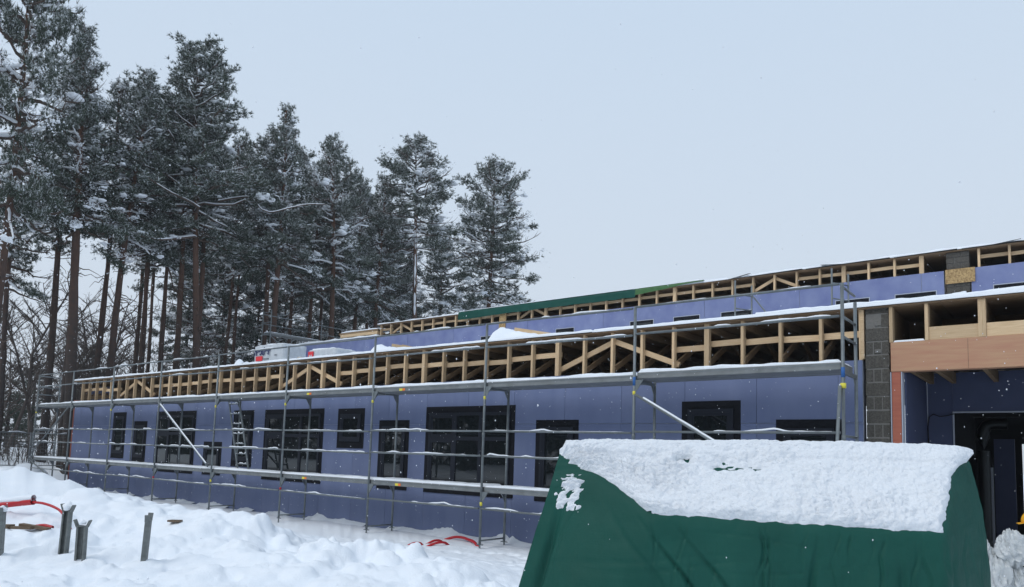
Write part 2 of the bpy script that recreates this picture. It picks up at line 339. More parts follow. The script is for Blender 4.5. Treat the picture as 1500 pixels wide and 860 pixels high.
# ------------------------------------------------------------------ building
YW = 1.05; XL = -28.15; BZ = 0.12
rnd = random.Random(11)
bld = thing('building', 'long two-storey timber building under construction with violet-blue board walls and open roof trusses', 'building', (-13, YW, 0.0))
WIN = [(-24.7,-23.7,1.45,3.04,1,0),(-23.07,-22.13,1.34,2.72,1,0),(-21.52,-18.98,1.10,3.03,3,0),(-18.43,-17.41,1.11,2.08,1,0),(-16.87,-15.83,1.41,3.0,1,0),(-15.29,-12.67,1.10,3.0,3,0),(-12.11,-11.1,2.02,2.98,1,0),(-10.56,-9.54,1.10,2.68,1,0),(-9.01,-6.48,1.10,2.97,3,1),(-5.95,-4.95,1.09,2.66,1,0),(-2.85,-1.82,1.30,2.96,1,0),(-1.25,-0.27,1.10,2.64,1,0)]
ZT = 3.52                                                # top of the lower wall
wall = box('lower_wall', XL, 0.02, YW+0.016, YW+0.2, BZ, ZT-0.003, BACK, bld)
edges = sorted({XL, 0.02} | {round(XL+0.55+1.24*k, 3) for k in range(23)})
edges = [e for e in edges if XL <= e <= 0.02]
for a, b_ in zip(edges[:-1], edges[1:]):
    for z0, z1 in ((BZ, 2.58), (2.588, ZT)):
        box('wall_panel', a+0.003, b_-0.003, YW, YW+0.014+rnd.uniform(0, 0.001), z0, z1, BLUE, wall)
box('corner_board', XL-0.05, XL-0.004, YW-0.02, YW+0.25, BZ, ZT+0.05, REDBD, bld)
box('end_wall', XL-0.046, XL+0.0, YW+0.26, 9.95, BZ, 4.20, BLUE, bld)
def window(x0, x1, z0, z1, n, kind):
    """sealing tape border, frame and recessed panes; kind 1 = casement beside two fixed lights with a transom"""
    zc = z0
    w = box('window', x0, x1, YW-0.006, YW-0.001, z0, z1, TAPE, bld)
    t = 0.115; fx0, fx1, fz0, fz1 = x0+t, x1-t, z0+t+0.03, z1-t-0.02
    def fr(name, a, b_, c, d, dep, mt): return box(name, a, b_, YW-dep, YW-0.0065, c, d, mt, w)
    fw = 0.065
    fr('frame_rail', fx0, fx1, fz1-fw, fz1, 0.034, FRAME); fr('frame_rail', fx0, fx1, fz0, fz0+fw, 0.034, FRAME)
    fr('frame_stile', fx0, fx0+fw, fz0+fw, fz1-fw, 0.034, FRAME); fr('frame_stile', fx1-fw, fx1, fz0+fw, fz1-fw, 0.034, FRAME)
    ix0, ix1, iz0, iz1 = fx0+fw, fx1-fw, fz0+fw, fz1-fw
    cols = [ix0+(ix1-ix0)*k/n for k in range(n+1)]
    for k in range(1, n):
        fr('mullion', cols[k]-0.045, cols[k]+0.045, iz0, iz1, 0.033, FRAME)
    zt = iz0+(iz1-iz0)*0.66
    for k in range(n):
        a, b_ = cols[k]+(0.045 if k else 0), cols[k+1]-(0.045 if k < n-1 else 0)
        rows = [(iz0, iz1)]
        if n == 3:
            fr('transom', a, b_, zt-0.04, zt+0.04, 0.032, FRAME); rows = [(iz0, zt-0.04), (zt+0.04, iz1)]
        for (c, d) in rows:
            sash = 0.05 if (n == 1 or (k == 0)) else 0.0
            if sash:
                fr('sash', a, b_, c, c+sash, 0.026, FRAME); fr('sash', a, b_, d-sash, d, 0.026, FRAME)
                fr('sash', a, a+sash, c+sash, d-sash, 0.026, FRAME); fr('sash', b_-sash, b_, c+sash, d-sash, 0.026, FRAME)
            p = fr('pane', a+sash, b_-sash, c+sash, d-sash, 0.010, GLASS)
            p.rotation_euler.x = R_(rnd.uniform(-0.35, 0.35)); p.rotation_euler.z = R_(rnd.uniform(-0.5, 0.5))
    fr('sill_strip', x0+0.01, x1-0.01, z0-0.02, z0+0.012, 0.018, TAPE)
    return w
for wdef in WIN: window(*wdef)
for k in range(16):
    x0_ = -1.5-k*1.62+rnd.uniform(-.5, .5); wd = rnd.uniform(0.3, 0.9); hh_ = rnd.uniform(0.02, 0.12)
    xs_ = np.linspace(x0_-wd, x0_+wd, 40); n_ = 8; Xg, Sg = np.meshgrid(xs_, np.linspace(0, 1, n_), indexing='ij')
    Hm = hh_*np.exp(-((Xg-x0_)/(wd*0.45))**2)*(1+0.9*fbm(Xg*7, Xg*0+k, 60+k, 3)); Zg = 0.12+(Hm+0.12)*(1-Sg)**1.6; Yg = YW-0.004-0.42*Sg
    obj('wall_foot_snow', mesh_np('wall_foot_snow', np.stack([Xg, Yg, Zg], -1).reshape(-1, 3), grid_faces(40, n_), SNOW, True), bld)
# --- truss band of the lower wing
ZR = 4.28                                                # underside of roof deck
studs = [-0.0]+[-0.57-0.6155*k for k in range(45)]
SD = 0.095
dbl = {4, 9, 15, 21, 28, 34}
peaks = {7: 1, 22: 1, 38: 1}
for i, x in enumerate(studs):
    if x < XL+0.05: continue
    w_ = 0.085 if i in dbl else 0.047
    bar('stud', (x, YW+SD/2+0.005, ZT-0.02), (x, YW+SD/2+0.005, ZR-0.002), w_ if False else SD, w_, WOOD, bld) if False else None
    me = boxmesh(ZR-0.002-(ZT+0.002), w_, SD, WOOD)
    mtx = Matrix(((0, 1, 0, x), (0, 0, 1, YW+0.005+SD/2), (1, 0, 0, (ZR-0.002+ZT+0.002)/2), (0, 0, 0, 1)))
    obj('stud', me, bld, mtx)
    # truss behind: top chord, bottom chord, webs running into the attic
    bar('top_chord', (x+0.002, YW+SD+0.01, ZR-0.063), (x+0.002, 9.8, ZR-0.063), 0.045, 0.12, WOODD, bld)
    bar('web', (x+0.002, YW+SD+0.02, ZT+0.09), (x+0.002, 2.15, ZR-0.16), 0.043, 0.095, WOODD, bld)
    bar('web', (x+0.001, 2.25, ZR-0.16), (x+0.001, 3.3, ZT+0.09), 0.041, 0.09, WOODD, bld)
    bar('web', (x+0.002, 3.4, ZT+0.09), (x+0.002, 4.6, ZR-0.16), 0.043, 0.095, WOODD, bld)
braced = set()
for pk in peaks:
    xs = studs[pk]; y = YW+SD+0.028
    for s in (-1, 1):
        bar('brace', (xs+s*0.02, y, ZR-0.16), (xs+s*1.30, y, ZT+0.10), 0.04, 0.095, WOOD, bld)
    braced |= {pk-2, pk-1, pk, pk+1}
for i in range(len(studs)-1):
    if studs[i+1] < XL+0.05 or i in braced: continue
    z = ZT+0.40+rnd.uniform(-0.02, 0.02)+0.03*math.sin(i*0.9)
    bar('nogging', (studs[i+1]-0.03, YW+SD+0.03, z), (studs[i]+0.03, YW+SD+0.03, z+rnd.uniform(-0.015, 0.015)), 0.04, 0.098, WOOD, bld)
box('attic_floor', XL+0.02, 0.02, YW+0.02, 9.9, ZT-0.002, ZT+0.0015, WET, bld)
box('attic_end', XL+0.001, XL+0.02, YW+0.2, 9.9, ZT+0.01, ZR-0.01, PLY, bld)
box('end_panel', XL+0.06, XL+1.9, YW+0.45, YW+0.47, ZT+0.01, ZR-0.2, SHADEBLUE, bld)
# roof deck in sheets
x = XL-0.08
while x < 9:
    x1 = min(x+2.44, 9.0)
    box('roof_sheet', x+0.003, x1-0.003, YW-0.06+rnd.uniform(-0.015, 0.012), 9.94, ZR, ZR+0.02, PLY, bld); x = x1
box('roof_membrane', XL-0.10, -4.6, YW-0.075, 9.0, ZR+0.021, ZR+0.032, MEMB, bld)
roofsnow = slab_snow('roof_snow', XL-0.1, -4.62, YW-0.085, 9.8, ZR+0.032, 0.06, bld, 3, 0.07, 0.3)
slab_snow('roof_snow', -4.66, 9.0, YW-0.08, 9.8, ZR+0.022, 0.062, bld, 7, 0.05, 0.22)
slab_snow('roof_snow', -1.6, 9.0, YW-0.078, 1.9, ZR+0.024, 0.088, bld, 8, 0.05, 0.25)
# --- block pier
pier = box('block_pier', 0.075, 0.37, YW+0.014, YW+0.3, BZ, ZR-0.004, MORTAR, bld)
z = BZ+0.02; k = 0
while z < ZR-0.06:
    h = min(0.188, ZR-0.012-z)
    if k % 2 == 0: box('block', 0.062+rnd.uniform(-.004, .004), 0.385, YW+0.004+rnd.uniform(0, .008), YW+0.29, z, z+h, BLOCK, pier, 0.006)
    else:
        for q in range(3):
            box('block', 0.064+q*0.108, 0.064+q*0.108+0.105, YW+0.008+rnd.uniform(0, .008), YW+0.29, z, z+h, BLOCK, pier, 0.006)
    if k in (17, 19): box('mortar_patch', 0.19, 0.28, YW-0.002, YW+0.02, z+0.02, z+0.075, MORTAR, pier, 0.004)
    z += 0.203; k += 1
tr = box('trim_stud', 0.0, 0.048, YW-0.004, YW+0.09, ZT+0.02, ZR-0.004, WOOD, bld)
# --- porch: glulam beam, column, joist bays
me = boxmesh(8.6, 0.16, 0.43, GLU, 0.006)
obj('glulam_beam', me, bld, Matrix.Translation((0.405+4.3, YW+0.05, 3.535)))
box('beam_seam', 1.36, 1.364, YW-0.0315, YW-0.02, 3.33, 3.74, WET, bld)
box('porch_column', 0.412, 0.53, YW-0.02, YW+0.14, BZ, 3.318, REDBD, bld, 0.004)
for a in (0.395, 0.534): box('column_edge_strip', a, a+0.012, YW-0.024, YW+0.14, BZ, 3.316, BACK, bld)
px = [0.415, 0.87, 1.51, 1.555, 2.15, 2.76, 3.4, 4.0, 4.6, 5.2, 5.8, 6.4, 7.0, 7.6, 8.2, 8.8]
for i, x in enumerate(px):
    mtx = Matrix(((0, 1, 0, x), (0, 0, 1, YW+0.05), (1, 0, 0, (3.752+ZR-0.002)/2), (0, 0, 0, 1)))
    obj('stud', boxmesh(ZR-0.002-3.752, 0.044, 0.16, WOOD), bld, mtx)
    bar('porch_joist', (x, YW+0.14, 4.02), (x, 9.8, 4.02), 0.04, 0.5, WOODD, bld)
for i, (a, b_) in enumerate(zip(px[1:-1], px[2:])):
    if b_-a < 0.2: continue
    box('blocking', a+0.024, b_-0.024, YW-0.01, YW+0.036, 3.753, 3.94+0.012*(i % 2), WOOD, bld)
slab_snow('beam_snow', 0.44, 0.845, YW-0.02, YW+0.12, 3.752, 0.025, bld, 21, 0.02, 0.4)
box('bay_back', 0.39, 9.0, 2.4, 2.42, 3.78, ZR-0.01, PLY, bld)
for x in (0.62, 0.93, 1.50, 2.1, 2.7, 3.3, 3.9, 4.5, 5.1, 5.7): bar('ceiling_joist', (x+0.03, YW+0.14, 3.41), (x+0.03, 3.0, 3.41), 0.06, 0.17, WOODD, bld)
box('porch_soffit', 0.4, 9, YW+0.14, 3.0, 3.52, 3.54, DARK, bld)
box('recess_side_wall', 0.55, 0.57, YW+0.145, 3.0, BZ, 3.5, SHADEBLUE, bld)
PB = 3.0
box('recess_back_wall', 0.572, 0.935, PB, PB+0.02, BZ, 3.5, SHADEBLUE, bld)
box('recess_back_wall', 0.937, 5.2, PB, PB+0.02, 2.87, 3.5, SHADEBLUE, bld)
box('recess_back_wall', 5.2, 9.0, PB, PB+0.02, BZ, 3.5, SHADEBLUE, bld)
box('corner_bead', 0.571, 0.583, PB-0.012, PB-0.001, BZ, 3.32, BACK, bld)
op = box('opening_trim', 0.93, 5.2, PB-0.02, PB-0.002, 2.845, 2.868, BACK, bld)
box('opening_trim', 0.93, 0.952, PB-0.021, PB-0.002, BZ, 2.843, BACK, bld)
cab = Acc(); cp = [(0.58, 2.9, 1.6), (0.59, 2.93, 2.2), (0.585, 2.94, 2.62), (0.60, 2.96, 2.78), (0.66, 2.97, 2.83), (0.75, 2.97, 2.79), (0.84, 2.97, 2.80), (0.95, 2.96, 2.83)]
cab.add(*path_tube(cp, 0.009, 6)); obj('cable', cab.mesh('cable', CABLE), bld)
# dark hall behind the opening
box('hall_floor', 0.6, 9, 2.3, 9.9, BZ-0.02, 0.2, FLOOR, bld); box('unseen_porch_wall', 3.3, 3.4, YW+0.145, PB, BZ, 3.5, SHADEBLUE, bld)  # wall closing the porch is out of view, added to cut light in the recess
box('hall_ceiling', 0.6, 9, PB+0.03, 9.9, 3.15, 3.17, DARK, bld)
box('hall_side_wall', 0.62, 0.64, PB+0.03, 9.9, BZ, 3.14, DARK, bld)
box('hall_back_wall', 0.65, 1.52, 9.0, 9.1, BZ, 3.14, DARK, bld); box('hall_back_wall', 2.4, 9, 9.0, 9.1, BZ, 3.14, DARK, bld)
box('hall_back_wall', 1.52, 2.4, 9.0, 9.1, 2.55, 3.14, DARK, bld); box('hall_back_wall', 1.52, 2.4, 9.0, 9.1, BZ, 1.0, DARK, bld)
box('inner_partition', 1.22, 1.55, 6.2, 6.3, BZ, 2.55, SHADEBLUE, bld); box('inner_partition', 0.66, 1.22, 6.0, 6.1, BZ, 2.2, DARK, bld)
box('inner_door_frame', 1.15, 1.24, 5.6, 5.7, BZ, 2.0, BACK, bld)
dct = thing('ventilation_duct', 'shiny sheet metal duct with an elbow inside the dark doorway', 'duct', (1.12, 5.45, 0.15))
a_ = Acc(); a_.add(*path_tube([(1.12, 5.45, 0.15), (1.12, 5.45, 1.2), (1.12, 5.45, 2.3)], 0.10, 14)); obj('riser', a_.mesh('riser', DUCT, True), dct)
a_ = Acc(); a_.add(*path_tube([(1.12, 5.45, 2.301), (1.12, 5.45, 2.55), (1.13, 5.44, 2.68), (1.18, 5.44, 2.77), (1.27, 5.44, 2.80), (1.5, 5.44, 2.80)], 0.105, 14)); obj('elbow', a_.mesh('elbow', DUCT, True), dct)
# --- upper storey
YU = 10.0; UT = 6.88
uw = box('upper_wall', -27.1, 0.0, YU+0.016, YU+0.15, 4.2, UT-0.003, BACK, bld)
uj = [-27.1, -24.6, -21.9, -19.2, -16.6, -13.0, -9.85, -6.3, -3.5, -0.5, 0.0]
for a, b_ in zip(uj[:-1], uj[1:]):
    box('wall_panel', a+0.006, b_-0.006, YU, YU+0.0155, 4.2, UT, BLUEU, uw)
box('wall_panel', 0.58, 3.2, YU, YU+0.0155, 4.2, UT, BLUEU, uw); box('wall_panel', 3.21, 9, YU, YU+0.0155, 4.2, UT, BLUEU, uw)
box('upper_wall', 0.58, 9, YU+0.016, YU+0.15, 4.2, UT-0.003, BACK, bld)
box('upper_end_wall', -27.1, -27.08, YU+0.16, 20, 4.2, UT, BLUEU, bld)
box('upper_floor', -27.0, 9, YU+0.16, 20, UT-0.05, UT-0.03, WET, bld)
box('upper_back_wall', -27.0, 9, 20, 20.1, 0.2, UT, DARK, bld) if False else None
for x0, x1 in ((-15.2, -14.42), (-11.75, -11.0), (-8.83, -8.0), (-7.3, -6.45), (-5.77, -4.86), (-2.55, -1.72), (-1.1, -0.18), (1.03, 1.95), (2.6, 3.5)):
    w = box('window', x0, x1, YU-0.006, YU-0.001, 5.5, 6.40, TAPE, bld)
    box('pane', x0+0.08, x1-0.08, YU-0.008, YU-0.0065, 5.55, 6.31, GLASS, w)
    box('edge_strip', x1-0.004, x1+0.018, YU-0.010, YU-0.007, 5.5, 6.405, BACK, w); box('edge_strip', x0-0.014, x0+0.004, YU-0.010, YU-0.007, 5.5, 6.405, BACK, w)
    box('edge_strip', x0+0.005, x1-0.005, YU-0.010, YU-0.007, 6.385, 6.405, BACK, w)
UR = 7.34; ust = [1.36-0.618*k for k in range(37)]
ust = [x for x in ust if not 0.02 < x < 0.5]+[1.98, 2.6, 3.2, 3.8, 4.4, 5.0, 5.6, 6.2, 6.8, 7.4, 8.0, 8.6]; ust.sort(reverse=True)
for i, x in enumerate(ust):
    w_ = 0.10 if i in (3, 8, 14, 17, 25, 33) else 0.05
    mtx = Matrix(((0, 1, 0, x), (0, 0, 1, YU+0.055), (1, 0, 0, (UT+UR)/2), (0, 0, 0, 1)))
    obj('stud', boxmesh(UR-UT-0.004, w_, 0.095, WOOD), bld, mtx)
    bar('top_chord', (x+0.001, YU+0.11, UR-0.05), (x+0.001, 19.9, UR-0.05), 0.045, 0.095, WOODD, bld)
    bar('web', (x+0.002, YU+0.12, UT+0.04), (x+0.002, YU+1.3, UR-0.12), 0.043, 0.08, WOODD, bld)
ubr = set()
for xk in (-4.2, -13.05, -19.8):
    j = min(range(len(ust)), key=lambda q: abs(ust[q]-xk)); xs = ust[j]
    for s in (-1, 1): bar('brace', (xs+s*0.02, YU+0.135, UR-0.09), (xs+s*0.66, YU+0.135, UT+0.05), 0.04, 0.085, WOOD, bld)
    ubr |= {j-1, j}
for i in range(len(ust)-1):
    if i in ubr or ust[i]-ust[i+1] > 1: continue
    z = UT+0.27+rnd.uniform(-0.015, 0.015)
    bar('nogging', (ust[i+1]-0.03, YU+0.135, z), (ust[i]+0.03, YU+0.135, z+rnd.uniform(-0.012, 0.012)), 0.04, 0.085, WOOD, bld)
x = -21.05
while x < 9:
    x1 = min(x+2.44, 9.0)
    box('upper_roof_sheet', x+0.003, x1-0.003, YU-0.05, 20, UR, UR+0.02+rnd.uniform(0, 0.002), PLY, bld); x = x1
slab_snow('upper_roof_snow', -21.06, -5.5, YU-0.07, 19.9, UR+0.022, 0.05, bld, 31, 0.09, 0.4)
slab_snow('upper_roof_snow', -5.45, 9.0, YU-0.07, 19.9, UR+0.032, 0.05, bld, 37, 0.07, 0.6)
for a, b_, dz, tw in ((-4.9, -3.4, 0.012, 0.06), (-3.3, -1.2, 0.0, 0.03), (-1.1, 0.3, 0.01, 0.05), (0.4, 2.2, 0.0, 0.03), (2.3, 5.0, 0.01, 0.02)):
    q = box('roof_felt_strip', a, b_, YU-0.10, YU+0.5, UR+0.022, UR+0.034, MEMB, bld); q.rotation_euler.y = R_(-tw*14)
for a, b_, tw in ((-5.6, -4.9, -0.16), (-2.9, -2.2, 0.10), (0.9, 1.6, -0.10)):
    q = box('loose_felt_flap', a, b_, YU-0.16, YU+0.1, UR+0.06, UR+0.068, MEMB, bld); q.rotation_euler = (R_(14), tw, 0)
slab_snow('parapet_snow', -27.12, -21.06, YU-0.05, YU+1.2, UT+0.002, 0.07, bld, 41, 0.07, 0.4)
# block pier and OSB sheet in the upper wall, OSB strip further left
up = box('block_pier', 0.06, 0.53, YU+0.03, YU+0.3, 4.2, UR-0.01, MORTAR, bld)
z = 6.0; k = 0
while z < UR-0.03:
    h = min(0.14, UR-0.015-z)
    sp_ = [(0.05, 0.22), (0.228, 0.54)] if k % 2 else [(0.05, 0.36), (0.368, 0.54)]
    for a, b_ in sp_: box('block', a+rnd.uniform(0, .01), b_, YU+0.006+rnd.uniform(0, 0.012), YU+0.28, z, z+h, BLOCK, up, 0.006)
    z += 0.15; k += 1
box('osb_sheet', 0.03, 0.66, YU-0.03, YU-0.012, 6.53, 6.89, OSB, bld)
q = box('osb_strip', -14.33, -14.02, YU-0.03, YU-0.012, 5.8, 7.22, OSB, bld); q.rotation_euler.y = R_(2.5)
slab_snow('ledge_snow', 0.14, 0.5, YU-0.14, YU+0.0, 6.16, 0.12, bld, 51, 0.03, 0.4)
# green sheeting hung over the upper roof edge
def hang(name, x0, x1, top, drop0, drop1, material, seed, y):
    nx = int((x1-x0)/0.06); nz = 14; xs = np.linspace(x0, x1, nx); s = np.linspace(0, 1, nz)
    X, S = np.meshgrid(xs, s, indexing='ij'); f = (X-x0)/(x1-x0)
    drop = drop0+(drop1-drop0)*f+0.03*fbm(X*1.3, X*0, seed, 3)
    u = S*(0.35+drop)
    Z = np.where(u < 0.35, top+0.012, top-(u-0.35)); Y = np.where(u < 0.35, y+0.35-u, y-0.015-0.03*np.sqrt(np.clip(u-0.35, 0, 1)))
    Y = Y+np.where(u > 0.35, 1, 0.0)*0.03*fbm(X*3, Z*3, seed+2, 3); Z = Z+0.015*fbm(X*2, S*3, seed+5, 2)
    V = np.stack([X, Y, Z], -1).reshape(-1, 3)
    V2 = V+np.array([0, 0.006, 0.004]); n = len(V); F = grid_faces(nx, nz)
    return obj(name, mesh_np(name, np.concatenate([V, V2]), np.concatenate([F, F[:, ::-1]+n]), material, True))
tg = hang('roof_tarpaulin', -16.3, -8.6, UR+0.085, 0.29, 0.26, TARP, 5, YU-0.09)
tag(tg, 'long dark green tarpaulin hung over the upper roof edge', 'tarpaulin')
tg2 = hang('roof_sheeting', -8.62, -6.3, UR+0.085, 0.20, 0.02, LTARP, 9, YU-0.095)
tag(tg2, 'bright green sheeting with snow tapering along the upper roof edge', 'sheeting')
slab_snow('sheeting_snow', -8.5, -6.4, YU-0.09, YU+0.2, UR+0.1, 0.03, tg2, 14, 0.05, 0.9)
slab_snow('tarpaulin_snow', -16.3, -8.7, YU-0.095, YU+0.3, UR+0.1, 0.02, tg, 15, 0.07, 0.8)
# timber pile on the low parapet at the left of the upper roof
pp = thing('plank_pile', 'low pile of planks on the parapet at the left end of the upper roof', 'planks', (-22.3, YU+0.3, UT+0.06))
for q in range(3):
    bar('plank', (-23.6, YU+0.1+0.16*q, 7.0+UT*0+0.06), (-21.15, YU+0.12+0.16*q, 7.06), 0.14, 0.12, WOOD, pp)
for q in range(2): bar('plank', (-23.7+0.2*q, YU+0.12+0.18*q, 7.16), (-21.15, YU+0.14+0.18*q, 7.18), 0.15, 0.08, WOODD, pp)
slab_snow('snow_cap', -23.6, -21.2, YU+0.05, YU+0.45, 7.215, 0.05, pp, 61, 0.05, 0.5)
# ------------------------------------------------------------------ loads on the lower roof
def lettering(text, size, material, parent, world, name='lettering'):
    cu = bpy.data.curves.new(name, 'FONT'); cu.body = text; cu.size = size; cu.extrude = 0.0015; cu.offset = 0.008*size/0.3
    o = bpy.data.objects.new('tmp_text', cu); col.objects.link(o)
    dg = bpy.context.evaluated_depsgraph_get(); me = bpy.data.meshes.new_from_object(o.evaluated_get(dg))
    bpy.data.objects.remove(o); me.materials.clear(); me.materials.append(material)
    return obj(name, me, parent, world)
def facing(x, y, z): return Matrix(((1, 0, 0, x), (0, 0, 1, y), (0, 1, 0, z), (0, 0, 0, 1))) @ Matrix.Diagonal((1, 1, -1, 1)) if False else Matrix(((1, 0, 0, x), (0, 0, -1, y), (0, 1, 0, z), (0, 0, 0, 1)))
def puffy(lx, ly, lz, seed, n=18):
    bm = bmesh.new(); bmesh.ops.create_cube(bm, size=1.0)
    bmesh.ops.subdivide_edges(bm, edges=bm.edges[:], cuts=n, use_grid_fill=True)
    co = np.array([v.co for v in bm.verts]); c = co*2
    d = np.sign(c)*(np.abs(c)**1.0); nrm = c/np.maximum(np.abs(c).max(1), 1e-6)[:, None]
    edge = np.sort(np.abs(c), 1)[:, 1]
    sh = 1-0.05*np.clip((edge-0.75)/0.25, 0, 1)**2
    P = co*sh[:, None]*[lx, ly, lz]
    w = 0.016*vnoise(P[:, 0]*7+P[:, 1]*5, P[:, 2]*6+P[:, 1]*3, seed)+0.012*np.sin(P[:, 0]*22+seed)
    P[:, 1] += np.sign(co[:, 1])*w*(np.abs(co[:, 1]) > 0.49); P[:, 2] += 0.5*w
    for v, q in zip(bm.verts, P): v.co = q
    me = bpy.data.meshes.new('wrapped_pack'); bm.to_mesh(me); bm.free()
    for p in me.polygons: p.use_smooth = True
    me.materials.append(PACK); return me
RS = ZR+0.06
pk1 = thing('insulation_pack', 'large white wrapped insulation pack with blue lettering on the lower roof', 'insulation pack', (-18.35, 3.25, RS), 'insulation packs on the roof')
obj('wrapped_pack', puffy(1.72, 0.9, 1.0, 3), pk1, Matrix.Translation((-18.35, 3.45, RS+0.5)))
lettering('nexler', 0.36, PKBLUE, pk1, facing(-19.12, 2.975, RS+0.66))
box('red_label', -19.0, -18.62, 2.965, 2.975, RS+0.46, RS+0.62, PKRED, pk1); box('red_label', -18.95, -18.8, 2.965, 2.975, RS+0.04, RS+0.36, PKRED, pk1)
lettering('MINERAL WOOL', 0.05, PKGREY, pk1, facing(-18.58, 2.970, RS+0.5), 'small_print') if False else box('small_print', -18.58, -18.25, 2.966, 2.974, RS+0.5, RS+0.53, PKGREY, pk1)
box('small_print', -17.95, -17.82, 2.966, 2.974, RS+0.6, RS+0.63, PKGREY, pk1)
pk2 = thing('insulation_pack', 'small white wrapped insulation pack with a red square mark on the lower roof', 'insulation pack', (-15.5, 3.2, RS), 'insulation packs on the roof')
obj('wrapped_pack', puffy(1.36, 0.8, 0.66, 8), pk2, Matrix.Translation((-15.52, 3.4, RS+0.33)))
box('red_label', -16.15, -15.9, 2.965, 2.985, RS+0.28, RS+0.6, PKRED, pk2)
lettering('M', 0.2, PACK, pk2, facing(-16.11, 2.962, RS+0.36))
slab_snow('snow_cap', -16.1, -14.95, 3.05, 3.75, RS+0.645, 0.04, pk2, 66, 0.05, 0.7)
slab_snow('snow_cap', -19.1, -17.6, 3.05, 3.85, RS+0.985, 0.035, pk1, 67, 0.05, 0.8)
def sheetpile(name, label, cat, x0, x1, y0, y1, h, material, seed):
    th_ = thing(name, label, cat, ((x0+x1)/2, (y0+y1)/2, RS))
    nx, ny = 40, 16; X, Y = np.meshgrid(np.linspace(x0, x1, nx), np.linspace(y0, y1, ny), indexing='ij')
    f = np.sin(np.pi*(X-x0)/(x1-x0))**0.5*np.sin(np.pi*(Y-y0)/(y1-y0))**0.5
    Z = RS-0.02+f*h*(0.8+0.9*fbm(X*2.5, Y*2.5, seed, 3))
    obj('crumpled_cover', mesh_np('cover', np.stack([X, Y, Z], -1).reshape(-1, 3), grid_faces(nx, ny), material, True), th_)
    m_ = f > 0.3
    Zs = Z+0.05*(fbm(X*3, Y*3, seed+4, 3)+0.1)
    obj('snow_patch', mesh_np('snow_patch', np.stack([X, Y, Zs], -1).reshape(-1, 3), grid_faces(nx, ny), SNOW, True), th_)
    return th_
sheetpile('covered_heap', 'flat beige sheet-covered heap beside the large insulation pack', 'heap', -20.9, -19.35, 2.8, 3.6, 0.62, FOIL, 4)
sheetpile('covered_heap', 'small snowy heap of offcuts between the two insulation packs', 'heap', -17.3, -16.35, 2.7, 3.4, 0.55, FOIL, 9)
def lumber(x0, x1, y, n, layers, label, seed, tilt):
    r = random.Random(seed); th_ = thing('timber_pile', label, 'timber', ((x0+x1)/2, y, RS), 'snowy timber piles on the roof')
    for l in range(layers):
        for q in range(n-l):
            a = x0+r.uniform(0, 0.5)+0.15*l; b_ = x1-r.uniform(0, 0.4); yy = y+(q-(n-l)/2)*0.19+r.uniform(-.03, .03)
            zz = RS+0.05+0.11*l
            bar('timber', (a, yy, zz), (b_, yy+r.uniform(-.05, .05), RS+0.03+0.05*l), 0.15, 0.075, WOOD if r.random() < .7 else WOODD, th_)
    nx, ny = 60, 14; X, Y = np.meshgrid(np.linspace(x0+0.1, x1+0.25, nx), np.linspace(y-n*0.12, y+n*0.1, ny), indexing='ij')
    f = (X-x0)/(x1-x0); e = np.sin(np.pi*np.clip((Y-Y.min())/(Y.max()-Y.min()), 0, 1))**0.4
    prof = np.clip(1.12-0.8*f, 0, 1)*np.clip(f*7-0.3, 0, 1)
    Z = RS-0.05+(layers*0.105+0.11)*e*prof*(1+0.35*fbm(X*2.4, Y*2.4, seed, 3))
    obj('snow_cap', mesh_np('snow_cap', np.stack([X, Y, Z], -1).reshape(-1, 3), grid_faces(nx, ny), SNOW, True), th_)
lumber(-13.0, -10.5, 3.0, 6, 5, 'snow-covered timber pile on the lower roof, the farther of two', 3, 0)
lumber(-8.8, -6.3, 3.0, 6, 6, 'snow-covered timber pile on the lower roof, the nearer, in front of the upright board strip', 7, 0)
# ------------------------------------------------------------------ scaffolds
B = 3.2104; SW = 0.734
def rail_snow(parent, p0, p1, seed, r=0.026, name='rail_snow'):
    """broken ribbon of snow lying on a tube"""
    p0 = np.array(p0, float); p1 = np.array(p1, float); n = 46; a_ = Acc(); s = np.linspace(0.03, 0.97, n)
    cover = fbm(s*5+seed*7.7, s*0+seed, seed, 3)+(0.20 if p0[2] < 3.5 else -0.02)
    h = np.clip(0.004+0.075*(fbm(s*7+seed*3.1, s*0, seed+5, 3)+0.12), 0.003, 0.065)
    lat = 0.012*vnoise(s*20, s*0, seed+2)
    i = 0
    while i < n:
        if cover[i] < 0: i += 1; continue
        j = i
        while j+1 < n and cover[j+1] >= 0: j += 1
        if j-i >= 2:
            P = p0+(p1-p0)*s[i:j+1, None]; hh = h[i:j+1]; hh[0] *= .3; hh[-1] *= .3
            P[:, 2] += 0.012+hh*0.75*(1.0 if p0[2] < 3.5 else 0.6); P[:, 1] += lat[i:j+1]
            V, F = path_tube(P, np.minimum(hh*0.35+0.006, 0.016), 6); a_.add(V, F)
        i = j+1
    if a_.n: obj(name, a_.mesh('rail_snow', SNOWC, True), parent)['kind'] = 'stuff'
def gusset_mesh():
    V = [(0.02, -0.006, 0), (0.17, -0.006, 0), (0.02, -0.006, -0.22), (0.02, 0.006, 0), (0.17, 0.006, 0), (0.02, 0.006, -0.22)]
    me = bpy.data.meshes.new('gusset'); me.from_pydata(V, [], [(0, 2, 1), (3, 4, 5), (0, 1, 4, 3), (1, 2, 5, 4), (2, 0, 3, 5)]); me.materials.append(GALV); return me
GUS = gusset_mesh()
sc = thing('scaffold', 'long galvanised two-deck scaffold along the violet-blue front wall with snowy rails', 'scaffold', (-14, 0, 0.2))
TOPZ = 4.47
def spost(parent, x, y, z0, z1, marks=True):
    p = tube('standard', (x, y, z0), (x, y, z1), 0.0245, GALV, parent, 10)
    return p
